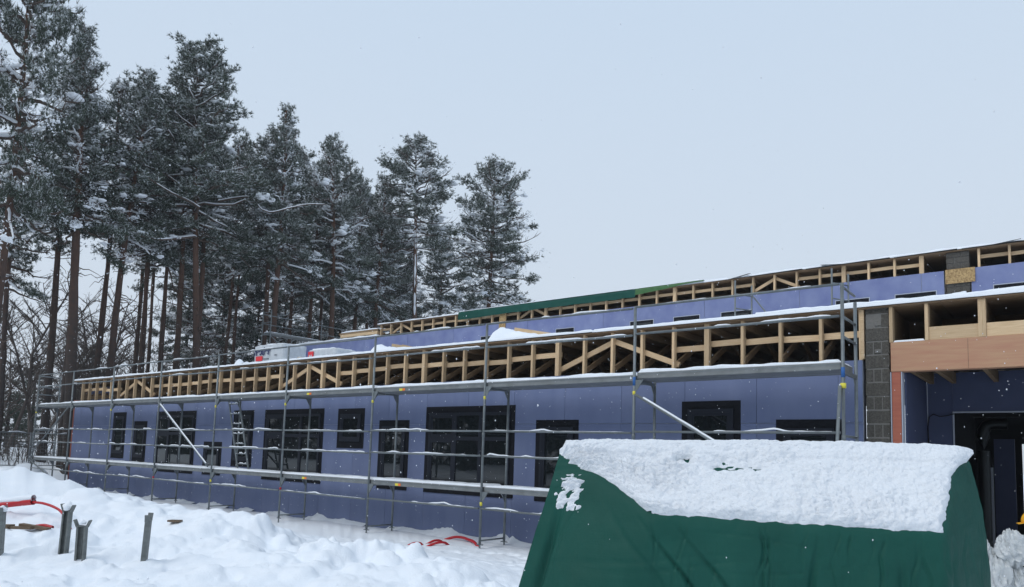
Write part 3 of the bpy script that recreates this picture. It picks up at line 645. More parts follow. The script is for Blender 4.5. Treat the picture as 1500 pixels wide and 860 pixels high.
for k in range(10):
    x = -B*k; g = 0.2 if k < 7 else 0.32
    for y in (0.0, SW):
        top = TOPZ if (y == 0.0 or k in (0, 9)) else 3.31
        if k == 0 and y > 0: top = 4.33
        p = spost(sc, x, y, g+0.06, top)
        tube('collar', (x, y, 2.28 if y == 0 else 1.30), (x, y, 2.36 if y == 0 else 1.36), 0.030, GALV, p, 10)
        if y == 0 and k in (1, 2, 3, 4, 5, 7, 9): tube('yellow_mark', (x, y, 3.00), (x, y, 3.06), 0.0262, YEL, p, 10)
        if y == 0 and k in (2, 5): tube('yellow_mark', (x, y, 0.98), (x, y, 1.05), 0.0262, YEL, p, 10)
        if y == 0 and k in (4, 6): tube('red_mark', (x, y, 0.93), (x, y, 1.0), 0.0262, RED, p, 10)
        if y == 0 and k in (0, 1): tube('blue_mark', (x, y, 3.15), (x, y, 3.29), 0.0262, BTAPE, p, 10)
        if k == 0 and y == 0: tube('coupler', (x, y, 3.0), (x, y, 3.07), 0.04, YEL, p, 10)
        jk = tube('base_jack', (x, y, 0.03), (x, y, g+0.1), 0.017, GALV, sc, 8)
        box('jack_nut', x-0.075, x+0.075, y-0.018, y+0.018, g+0.05, g+0.066, GALV, jk); box('foot_plate', x-0.07, x+0.07, y-0.07, y+0.07, 0.02, 0.03, GALV, jk)
        for zt in (1.245, 3.245):
            mt_ = Matrix.Translation((x, y, zt)) @ Matrix.Rotation(R_(90 if y == 0 else -90), 4, 'Z')
            obj('gusset', GUS, sc, mt_)
            obj('gusset', GUS, sc, Matrix.Translation((x, y, zt)) @ Matrix.Rotation(R_(0), 4, 'Z')) if (k > 0 and y == 0) else None
    for zt in (1.225, 3.225): bar('transom', (x, 0.02, zt), (x, SW-0.02, zt), 0.04, 0.05, GALV, sc)
    tube('foot_tie', (x, 0.02, g+0.13), (x, SW-0.02, g+0.13), 0.016, GALV, sc)
for z_ in (3.72, 4.0, 4.42):
    for x in (0.0, -B*9): tube('end_rail', (x, 0.02, z_), (x, SW-0.02, z_), 0.018, GALV, sc)
tube('end_rail', (0, 0.02, 2.35), (0, SW-0.02, 2.35), 0.018, GALV, sc); tube('end_rail', (-B*9, 0.02, 2.35), (-B*9, SW-0.02, 2.35), 0.018, GALV, sc); tube('end_rail', (-B*9, 0.02, 1.9), (-B*9, SW-0.02, 1.9), 0.018, GALV, sc)
for k in range(9):
    xa, xb = -B*(k+1), -B*k
    for lv, zt in enumerate((1.25, 3.25)):
        dz = 0.035 if (k == 0 and lv) else 0.0
        for q in range(2):
            y0 = 0.03+q*0.345
            dk = box('deck_plank', xa+0.035, xb-0.035, y0, y0+0.328, zt-0.02+dz, zt+0.082+dz, DECK, sc, 0.006)
            box('plank_lip', xa+0.05, xb-0.05, y0-0.004, y0-0.0005, zt+0.045+dz, zt+0.060+dz, GALV, dk)
            if q == 0 and k in (2, 3) : box('yellow_sticker', xb-B*0.75, xb-B*0.75+0.09, y0-0.006, y0-0.0041, zt-0.01+dz, zt+0.040+dz, YEL, dk); box('orange_sticker', xb-B*0.75+0.095, xb-B*0.75+0.17, y0-0.006, y0-0.0041, zt-0.01+dz, zt+0.040+dz, ORG, dk)
        slab_snow('deck_snow', xa+0.03, xb-0.03, 0.05, 0.70, zt+0.082+dz, 0.038 if lv == 0 else 0.055, sc, 70+2*k+lv, 0.05, 0.45)
    for z_ in (0.93, 1.92, 2.39, 4.0, 4.45):
        if z_ == 0.93 and k < 1: continue
        tube('guard_rail', (xa+0.03, -0.035, z_), (xb-0.03, -0.035, z_-(0.02 if k % 2 else 0)), 0.0195, GALV, sc)
        rail_snow(sc, (xa+0.05, -0.035, z_), (xb-0.05, -0.035, z_-(0.02 if k % 2 else 0)), 100+k*7+int(z_*10), 0.02)
def diag(p0, p1, seed, snow=True):
    tube('diagonal_brace', p0, p1, 0.0235, GALV, sc)
    if snow:
        a_ = Acc(); P = np.linspace(np.array(p0), np.array(p1), 40)[2:-1]; P[:, 2] += 0.026+0.006*vnoise(np.arange(len(P))*0.6, np.zeros(len(P)), seed)
        a_.add(*path_tube(P, 0.02, 6)); obj('brace_snow', a_.mesh('brace_snow', SNOWC, True), sc)
diag((-B*6+0.06, -0.06, 3.22), (-B*5-0.1, -0.06, 1.40), 1)
diag((-B*1+0.05, -0.06, 3.0), (-0.25, -0.06, 1.35), 2)
diag((-B*8-0.03, -0.06, 3.2), (-B*9+0.08, -0.06, 1.5), 3, False)
diag((-B*9+0.04, -0.06, 1.2), (-B*8-0.5, -0.06, 0.45), 4, False)
diag((-0.03, -0.05, 3.03), (0.02, -0.85, 0.3), 5, False)
# ladder between the decks
lad = thing('ladder', 'metal ladder leaning between the two scaffold decks', 'ladder', (-15.2, 0.45, 1.36))
for dx in (0.0, 0.52): bar('ladder_rail', (-15.46+dx, 0.42, 1.36), (-16.2+dx, 0.45, 3.30), 0.025, 0.055, GALV, lad)
for q in range(7):
    t_ = 0.07+q*0.14; xx = -15.46-0.74*t_; tube('rung', (xx+0.01, 0.42+0.03*t_, 1.36+1.94*t_), (xx+0.51, 0.42+0.03*t_, 1.36+1.94*t_), 0.015, GALV, lad)
    rail_snow(lad, (xx+0.03, 0.42, 1.355+1.94*t_), (xx+0.5, 0.42, 1.355+1.94*t_), 300+q, name='rung_snow')
# scaffold at the far left end of the upper storey
s2 = thing('scaffold', 'tall far scaffold with a bare deck rising behind the left end of the upper storey', 'scaffold', (-28.6, 12, 0.5))
for y in (9.6, 12.6, 15.6, 18.6):
    for x in (-28.45, -29.15):
        tube('standard', (x, y, 0.3), (x, y, 8.7 if (y < 16) else 8.3), 0.026, GALV, s2)
    bar('transom', (-28.45, y, 7.5), (-29.15, y, 7.5), 0.04, 0.05, GALV, s2); tube('end_rail', (-28.45, y, 8.1), (-29.15, y, 8.1), 0.02, GALV, s2); tube('end_rail', (-28.45, y, 8.6), (-29.15, y, 8.6), 0.02, GALV, s2)
for y in (9.6, 12.6, 15.6):
    for q in range(2): box('deck_plank', -29.1+q*0.34, -28.78+q*0.34, y+0.03, y+2.97, 7.52, 7.6, DECK, s2)
    slab_snow('deck_snow', -29.1, -28.44, y+0.03, y+2.97, 7.601, 0.03, s2, int(y*3), 0.06, 0.5)
    for z_ in (8.08, 8.55): tube('guard_rail', (-29.19, y, z_), (-29.19, y+3, z_), 0.02, GALV, s2)
tube('diagonal_brace', (-28.42, 9.6, 7.4), (-28.42, 12.6, 5.6), 0.022, GALV, s2)
# two small guard frames standing on the lower roof
def guard_frame(x, label, brace):
    g = thing('guard_frame', label, 'scaffold frame', (x, 8.5, RS), 'guard frames on the lower roof')
    for dx, dy, zt in ((0, 0, 6.92), (0.26, 0.55, 6.86)):
        tube('standard', (x+dx, 8.5+dy, RS-0.03), (x+dx, 8.5+dy, zt), 0.024, GALV, g)
    for z_ in (5.6, 6.15, 6.55): tube('end_rail', (x, 8.5, z_), (x+0.26, 9.05, z_), 0.017, GALV, g)
    if brace: tube('diagonal_brace', (x+0.26, 9.05, 6.6), (x+1.3, 9.0, 5.2), 0.02, GALV, g)
guard_frame(-4.77, 'thin steel guard frame on the lower roof with a slanting brace', True)
guard_frame(-2.27, 'thin steel guard frame on the lower roof behind the scaffold end post', False)
# ------------------------------------------------------------------ tarpaulin-covered stack in the foreground
bk = np.array([-0.498, 0.866, 0.0])
ST = [[(-0.29,-6.41,1.97),(-0.31,-6.49,1.73),(-0.43,-6.67,1.08)],[(-0.09,-6.30,1.98),(-0.01,-6.43,1.80),(-0.05,-6.68,1.14)],[(0.22,-6.10,2.0),(0.44,-6.48,1.63),(0.44,-6.57,1.19)],[(1.18,-5.56,2.02),(1.33,-6.12,1.61),(1.33,-6.16,1.26)],[(1.885,-5.16,2.02),(1.93,-5.84,1.59),(1.935,-5.87,1.3)],[(1.95,-4.93,2.0),(2.01,-4.91,1.69),(2.06,-4.87,1.2)]]
rows = []
for i, (r0, e0, f0) in enumerate(ST):
    r0, e0, f0 = map(np.array, (r0, e0, f0)); d = f0-e0; g0 = f0+d*((0.22-f0[2])/d[2])*np.array([0.75, 0.75, 1.0])
    if i == 5: rb = r0+bk*0.1-[0, 0, 0.02]; eb = r0+bk*0.35+[0.02, 0, -0.35]; bb = r0+bk*0.5+[0.08, 0, 0]; bb[2] = 0.22
    else: rb = r0+bk*0.15-[0, 0, 0.01]; eb = r0+bk*0.8; eb[2] = 1.6; bb = r0+bk*0.95; bb[2] = 0.22
    rows.append([bb, eb, rb, r0, e0, f0, g0])
CG = np.array(rows)                                            # stations x 7 x 3
SU = np.array([0, 0.08, 0.2, 0.57, 0.86, 1.0]); NU, NV = 150, 96
def resample(G, u, v):
    """bilinear sample of a grid G at fractional indices"""
    u = np.clip(u, 0, G.shape[0]-1.0001); v = np.clip(v, 0, G.shape[1]-1.0001)
    i = u.astype(int); j = v.astype(int); fu = (u-i)[..., None]; fv = (v-j)[..., None]
    return (G[i, j]*(1-fu)+G[i+1, j]*fu)*(1-fv)+(G[i, j+1]*(1-fu)+G[i+1, j+1]*fu)*fv
us = np.interp(np.linspace(0, 1, NU), SU, np.arange(6)); vs = np.linspace(0, 6, NV)
UU, VV = np.meshgrid(us, vs, indexing='ij'); TG = resample(CG, UU, VV)
for it in range(7):
    S = TG.copy(); S[1:-1] = 0.5*TG[1:-1]+0.25*(TG[:-2]+TG[2:]); S2 = S.copy(); S2[:, 1:-1] = 0.5*S[:, 1:-1]+0.25*(S[:, :-2]+S[:, 2:]); TG = S2
def gnorm(G):
    du = np.gradient(G, axis=0); dv = np.gradient(G, axis=1); n = np.cross(dv, du); return n/(np.linalg.norm(n, axis=-1, keepdims=True)+1e-9)
iu, iv = np.meshgrid(np.linspace(0, NU-1, 460), np.linspace(0, NV-1, 210), indexing='ij')
TG = resample(TG, iu, iv); us = np.interp(np.linspace(0, NU-1, 460), np.arange(NU), us); vs = np.linspace(0, 6, 210); NU, NV = 460, 210
UU, VV = np.meshgrid(us, vs, indexing='ij'); NG = gnorm(TG)
if NG[NU//2, int(NV*.62)] @ np.array([0.5, -0.86, 0.3]) < 0: NG = -NG
# drape: hanging folds below the eave, sag between supports, creases pulled diagonally
lenu = (np.interp(UU, np.arange(6), SU))*2.7; fr_ = np.clip((VV-4.05)/1.2, 0, 1); back_ = np.clip((1.9-VV)/1.2, 0, 1)
fold = 0.022*np.sin(lenu*9+1.3*np.sin(lenu*3.1)+VV*0.8)+0.010*np.sin(lenu*21+VV*2.2)+0.05*fbm(lenu*2.2, VV*0.6, 6, 3)
dg = lenu*1.0-(VV-4)*0.42
diagf = -0.045*np.exp(-((dg-0.42)/0.012)**2)-0.035*np.exp(-((dg-0.62)/0.014)**2)-0.03*np.exp(-((lenu-1.55+(VV-4)*0.05)/0.02)**2)-0.025*np.exp(-((lenu-2.0-(VV-4)*0.06)/0.025)**2)-0.02*np.exp(-((dg-0.25)/0.02)**2)
edge_fold = -0.05*np.exp(-((lenu-0.085)/0.02)**2)*np.clip((VV-4.1)/0.5, 0, 1)-0.035*np.exp(-((lenu-2.36)/0.018)**2)*fr_
rc = np.random.default_rng(8); crease = 0*VV
for k in range(30):
    c0, v0, sl_ = rc.uniform(0.1, 2.65), rc.uniform(4.1, 5.4), rc.uniform(-0.07, 0.07); ww = rc.uniform(0.005, 0.011); vl = rc.uniform(0.25, 0.8)
    q = lenu-c0-sl_*(VV-v0)+0.01*np.sin(VV*9+k); crease = crease-rc.uniform(0.004, 0.011)*np.exp(-(q/ww)**2)*np.exp(-((VV-v0)/vl)**2)+0.004*np.exp(-((q-2*ww)/ww)**2)*np.exp(-((VV-v0)/vl)**2)
for k in range(9):
    v0 = rc.uniform(4.15, 5.3); c0 = rc.uniform(0.2, 2.4); crease = crease-0.006*np.exp(-((VV-v0-0.1*np.sin(lenu*4+k))/0.016)**2)*np.exp(-((lenu-c0)/0.4)**2)
TG = TG+NG*(crease*np.clip((VV-4.12)/0.15, 0, 1))[..., None]
TG = TG+NG*((fold*0.75+diagf*np.clip((VV-3.9)/0.4, 0, 1))*np.maximum(fr_, back_)+edge_fold+0.006*fbm(lenu*9, VV*5, 12, 3)+0.0025*np.sin(lenu*60+6*fbm(lenu*3, VV*2, 4, 2))*fr_)[..., None]
NG = gnorm(TG)
if NG[NU//2, int(NV*.62)] @ np.array([0.5, -0.86, 0.3]) < 0: NG = -NG
cs = thing('covered_stack', 'big stack under a dark green tarpaulin with lumpy snow on top, in the foreground', 'covered stack', (0.7, -5.6, 0.25))
V = TG.reshape(-1, 3); F = grid_faces(NU, NV)
capF = []
for i in (0, NU-1):
    for j in range(NV//2-1):
        capF.append((i*NV+j, i*NV+j+1, i*NV+NV-2-j, i*NV+NV-1-j))
obj('tarpaulin', mesh_np('tarpaulin', V, np.concatenate([F, np.array(capF)]), TARP, True), cs)
def snow_on(name, u0, u1, v0, v1, nu, nv, thick):
    u = np.linspace(u0, u1, nu); v = np.linspace(v0, v1, nv); A, Bv = np.meshgrid(u, v, indexing='ij')
    gi = np.interp(A, us, np.arange(NU)); gj = Bv/6*(NV-1)
    P = resample(TG, gi, gj); N = resample(NG, gi, gj); N[..., 2] = np.abs(N[..., 2])+0.35; N /= np.linalg.norm(N, axis=-1, keepdims=True)
    L = np.interp(A, np.arange(6), SU)*2.7
    T = thick(A, Bv, L, P); T2 = P+N*T[..., None]
    k = T > -0.012; fm = k[:-1, :-1] & k[1:, :-1] & k[:-1, 1:] & k[1:, 1:]
    Vv, Ff = clean(T2.reshape(-1, 3), grid_faces(nu, nv, fm)); obj(name, mesh_np(name, Vv, Ff, SNOWT, True), cs)
def lump(L, B_, s):
    y = B_*0.72; wx = L+0.02*vnoise(L*20, y*20, s+2); wy = y+0.02*vnoise(L*20+9, y*20, s+3)
    wx = wx+0.05*vnoise(L*6, y*6, s+12); wy = wy+0.05*vnoise(L*6+4, y*6, s+13); w1 = 1-worley(wx*15, wy*24, s)**2; w2 = 1-worley(wx*40, wy*52, s+5)**2
    am = np.clip(0.85+1.3*fbm(L*3.3, y*4, s+21, 2), 0.4, 1.3)
    return (0.056*(w1-0.62)+0.026*(w2-0.6))*am+0.034*fbm(L*7, y*8, s+1, 3)
def th_top(A, B_, L, P):
    left = np.interp(B_, [2.2, 2.95, 3.1, 3.35, 3.65, 3.97, 4.1], [0.0, 0.0, 0.16, 0.42, 0.85, 1.75, 2.3]); Ll = np.interp(left, np.arange(6), SU)*2.7
    right = np.interp(B_, [2.2, 3.0, 3.12, 3.3, 4.1], [4.6, 4.75, 4.3, 4.0, 3.97]); Lr = np.interp(right, np.arange(6), SU)*2.7
    dl = L-Ll; dr = Lr-L; db = (4.05+0.035*vnoise(L*3, L*0, 3)-B_)*0.75; dt = (B_-2.25)*0.3
    d = np.minimum(np.minimum(dl*0.8, dr), np.minimum(db, dt))+0.034*fbm(L*14, B_*12, 5, 3)
    base = np.clip(d*0.9, -0.03, 0.034)+0.050*np.sqrt(np.clip(1-np.abs(B_-2.92)/0.24, 0, 1))*np.clip(np.minimum(dl, dr)*14+0.35, 0, 1)
    hole = 0.06*np.exp(-(((L-0.74)/0.09)**2+((B_-3.22)/0.10)**2))+0.022*np.exp(-(((L-1.0)/0.25)**2+((B_-3.3)/0.15)**2))
    lf = np.clip(d*20, 0, 1)*np.clip(0.35+(B_-2.95)*3, 0.35, 1)
    return base+lump(L, B_, 3)*lf*np.clip(1.3-L*0.30, 0.6, 1.15)-hole*np.clip(0.9+2.2*fbm(L*12, B_*10, 31, 2), 0, 2)
snow_on('tarpaulin_snow', 0.0, 5.0, 2.2, 4.15, 600, 210, th_top)
def th_patch(A, B_, L, P):
    d = 1-np.sqrt(((L-0.115-0.05*(B_-4.0))/(0.04+0.06*np.clip(B_-3.6, 0, 0.6)))**2+((B_-3.98)/0.30)**2)
    return np.clip(d*0.05, -0.03, 0.016)+lump(L, B_, 17)*np.clip(0.3+d, 0, 1)*0.8+0.042*fbm(L*26, B_*16, 6, 3)-0.008
snow_on('snow_patch', 0.05, 1.6, 3.5, 4.5, 150, 110, th_patch)
# ------------------------------------------------------------------ galvanised ground posts
PST = [((-8.83,-6.99),(-8.78,-7.03,0.97),'galvanised fork-topped ground post cut by the left edge of the picture',20),((-8.5,-6.36),(-8.43,-6.37,1.0),'tallest galvanised ground post, a ball of snow in its fork, near the red hose',75),((-7.67,-6.46),(-7.62,-6.49,0.86),'shortest galvanised ground post with its fork facing the viewer',90),((-6.93,-6.01),(-6.85,-6.02,0.97),'galvanised ground post standing apart on the right with its fork seen edge-on',15)]
def channel_mesh(L):
    pr = [(-0.06, -0.03), (0.06, -0.03), (0.06, 0.03), (0.035, 0.03), (0.035, 0.018), (0.05, 0.018), (0.05, -0.016), (0.012, -0.016), (0.006, -0.008), (-0.006, -0.008), (-0.012, -0.016), (-0.05, -0.016), (-0.05, 0.018), (-0.035, 0.018), (-0.035, 0.03), (-0.06, 0.03)]
    pr = [(x, -y) for x, y in pr]; n = len(pr)
    V = [(x, y, 0) for x, y in pr]+[(x, y, L) for x, y in pr]
    me = bpy.data.meshes.new('channel'); me.from_pydata(V, [], [(i, (i+1) % n, n+(i+1) % n, n+i) for i in range(n)]+[tuple(range(n))[::-1], tuple(range(n, 2*n))])
    me.materials.append(GPOST); return me
for i, ((bx, by), tp, lb, rz) in enumerate(PST):
    z0 = gz(bx, by)-0.35; d = (Vector(tp)-Vector((bx, by, z0))); L = d.length
    zx = d.normalized(); xx = Vector((math.cos(R_(rz-52)), math.sin(R_(rz-52)), 0)); yy = zx.cross(xx).normalized(); xx = yy.cross(zx)
    mt_ = Matrix.Identity(4)
    for q in range(3): mt_[q][0] = xx[q]; mt_[q][1] = yy[q]; mt_[q][2] = zx[q]; mt_[q][3] = (bx, by, z0)[q]
    p = thing('ground_post', lb, 'post', (bx, by, z0), 'galvanised posts in the foreground snow', mt_.to_3x3().to_4x4())
    obj('channel', channel_mesh(L), p, mt_)
    box_m = lambda nm, x0, x1, y0, y1, a, b_, rt: obj(nm, boxmesh(x1-x0, y1-y0, b_-a, GPOST), p, mt_ @ Matrix.Translation(((x0+x1)/2, (y0+y1)/2, (a+b_)/2)) @ Matrix.Rotation(rt, 4, 'Y'))
    box_m('fork_prong', -0.088, -0.072, -0.03, 0.03, L-0.01, L+0.09, -0.42); box_m('fork_prong', 0.072, 0.088, -0.03, 0.03, L-0.01, L+0.09, 0.42)
    box_m('fork_base', -0.062, 0.062, -0.034, 0.034, L, L+0.012, 0)
    if i != 3:
        bm = bmesh.new(); bmesh.ops.create_icosphere(bm, subdivisions=3, radius=1)
        rx = (0.06, 0.085, 0.04, 0)[i]
        for v in bm.verts:
            nz_ = 1+0.25*(math.sin(v.co.x*5+i)+math.sin(v.co.y*6+1)+math.sin(v.co.z*7))*0.4
            v.co = Vector((v.co.x*rx*nz_, v.co.y*0.055*nz_, max(v.co.z, -0.55)*rx*0.8*nz_))
        me = bpy.data.meshes.new('snow_ball'); bm.to_mesh(me); bm.free()
        for f_ in me.polygons: f_.use_smooth = True
        me.materials.append(SNOWC); obj('snow_cap', me, p, mt_ @ Matrix.Translation((0, 0, L+0.05)))
# ------------------------------------------------------------------ red pipes and boards in the snow
def pipe(name, label, pts, r, snow=0.0, cat='pipe', matl=RED, parent_snow=True):
    if name == 'red_hose' and pts[0][1] > -2: pts = [(a, b, c-0.05) for a, b, c in pts]
    o = thing(name, label, cat, tuple(pts[0])); a_ = Acc()
    P = np.array(pts, float); k = len(P); tt = np.linspace(0, k-1, (k-1)*8+1)
    Q = np.stack([np.interp(tt, np.arange(k), P[:, q]) for q in range(3)], 1)
    for _ in range(10): Q[1:-1] = 0.5*Q[1:-1]+0.25*(Q[:-2]+Q[2:])
    a_.add(*path_tube(Q, r, 10)); obj('tube_wall', a_.mesh('pipe', matl, True), o)
    if snow:
        S = Q.copy(); S[:, 2] += r*0.75+snow*0.3; a_ = Acc(); hh = snow*(0.6+0.8*np.abs(fbm(tt*1.1, tt*0, 5, 3)))
        a_.add(*path_tube(S, np.maximum(hh, 0.01), 8)); obj('snow_cap', a_.mesh('snow_cap', SNOW, True), o)
    return o
pipe('red_pipe', 'thick red plastic pipe with snow on it poking out of the snowbank', [(-11.6,-7.1,0.80),(-10.94,-6.67,0.89),(-10.69,-6.48,0.93),(-10.48,-6.32,0.97),(-10.18,-6.2,1.01)], 0.052, 0.06)
pipe('red_hose', 'thin red hose curving from the thick red pipe down into the snow', [(-10.19,-6.21,1.0),(-9.98,-6.15,1.0),(-9.8,-6.09,0.97),(-9.6,-6.04,0.92),(-9.42,-6.02,0.83),(-9.25,-6.0,0.66)], 0.019, 0.0, 'hose')
zz = gz(-9.44, -6.23)
pipe('red_pipe', 'short red pipe stub sticking out of the snow near the boards', [(-9.62,-6.36,zz+0.02),(-9.5,-6.27,zz+0.05),(-9.36,-6.2,zz+0.02)], 0.026, 0.0)
RH = [(-7.9,0.55,.2),(-7.71,0.69,.29),(-7.45,0.68,.30),(-7.2,0.56,.29),(-6.9,0.4,.29),(-6.62,0.22,.2)]
pipe('red_hose', 'long red hose lying in the snow against the wall foot', RH, 0.028, 0.0, 'hose')
pipe('red_hose', 'short curved red hose end in the snow before the wall foot', [(-7.35,-0.5,.2),(-7.24,-0.33,.29),(-7.2,-0.12,.29),(-7.18,0.0,.2)], 0.024, 0.0, 'hose')
pipe('red_hose', 'red hose piece farther from the viewer, half buried in the wall-foot snow', [(-7.62,-0.22,.2),(-7.57,-0.05,.28),(-7.55,0.1,.28),(-7.53,0.22,.2)], 0.022, 0.0, 'hose')
pipe('red_hose', 'leftmost short red hose tip by the scaffold foot', [(-7.62,-0.78,.2),(-7.56,-0.6,.28),(-7.53,-0.45,.27),(-7.52,-0.38,.2)], 0.02, 0.0, 'hose')
def board(p0, p1, w, h, label, mt=WET):
    o = bar('board', p0, p1, w, h, mt); tag(o, label, 'board', 'boards buried in the foreground snow'); return o
b0 = gz(-9.75, -6.7); b1 = gz(-9.3, -6.4)
board((-10.15,-6.95,b0+0.06), (-9.7,-6.62,b0+0.07), 0.16, 0.05, 'dark old board poking from the snow at the left edge')
board((-9.72,-6.62,b1+0.05), (-9.38,-6.45,b1+0.06), 0.10, 0.035, 'grey weathered board in the snow beside the dark one')
board((-9.62,-6.52,b1+0.095), (-9.22,-6.30,b1+0.05), 0.09, 0.035, 'brown weathered board tip below the red pipe')
bz = gz(-8.35, -4.9)
board((-8.42,-4.95,bz+0.03), (-8.25,-4.86,bz+0.035), 0.10, 0.03, 'small brown board end high on the snowbank')
def boulder(x, y, r, label, seed):
    o = thing('boulder', label, 'boulder', (x, y, gz(x, y)), 'snow-capped boulders'); bm = bmesh.new(); bmesh.ops.create_icosphere(bm, subdivisions=3, radius=r)
    c = np.array([v.co for v in bm.verts]); f_ = 1+0.35*fbm(c[:, 0]/r*1.3+seed, c[:, 1]/r*1.3+c[:, 2]/r, seed, 3)
    for v, q in zip(bm.verts, f_): v.co = v.co*q; v.co.z *= 0.72
    me = bpy.data.meshes.new('stone'); bm.to_mesh(me); me.materials.append(ROCK)
    for p in me.polygons: p.use_smooth = True
    w = Matrix.Translation((x, y, gz(x, y)+r*0.2)); obj('stone', me, o, w)
    for v in bm.verts: v.co = v.co*1.04+Vector((0, 0, 0.06*r)); v.co.z = max(v.co.z, 0.30*r*0.72-0.25*r+0.12*r*math.sin(v.co.x*9/r*0.3))
    ms = bpy.data.meshes.new('snow_cap'); bm.to_mesh(ms); bm.free(); ms.materials.append(SNOW)
    for p in ms.polygons: p.use_smooth = True
    obj('snow_cap', ms, o, w)
boulder(-29.9, 0.1, 0.75, 'grey boulder with snow under the left end of the scaffold', 3)
boulder(-28.4, -0.9, 0.6, 'grey boulder with snow just right of the leftmost scaffold post', 5)
# ------------------------------------------------------------------ mesh fence at the left
for i, (fx, fy) in enumerate(((-30.6, -2.6), (-30.8, 0.55), (-31.0, 3.7))):
    nx_, ny_ = ((-30.8, 0.55), (-31.0, 3.7), (-31.2, 6.85))[i]
    f_ = thing('mesh_fence', ('grey steel mesh fence panel at the far left edge', 'grey steel mesh fence panel left of the scaffold end', 'grey steel mesh fence panel behind the scaffold end and trees')[i], 'fence', (fx, fy, 0.7), 'site fence panels')
    for a, b_ in ((0, 0.02), (1, -0.02)):
        x = fx+(nx_-fx)*a; y = fy+(ny_-fy)*a+b_*1.5; tube('fence_post', (x, y, 0.5), (x, y, 2.27), 0.021, GALV, f_)
    for z_ in (2.25, 0.95): tube('fence_rail', (fx, fy+0.03, z_), (nx_, ny_-0.03, z_), 0.018, GALV, f_)
    a_ = Acc()
    for q in range(1, 34):
        s = q/34; x = fx+(nx_-fx)*s; y = fy+(ny_-fy)*s; a_.add(*path_tube([(x, y, 0.95), (x, y, 2.25)], 0.004, 3))
    for q in range(1, 10): z_ = 0.95+1.3*q/10; a_.add(*path_tube([(fx, fy, z_), (nx_, ny_, z_)], 0.004, 3))
    tag(obj('wire_mesh', a_.mesh('wire_mesh', GALV), f_), kind='stuff')
    rail_snow(f_, (fx, fy+0.1, 2.25), (nx_, ny_-0.1, 2.25), 400+i)
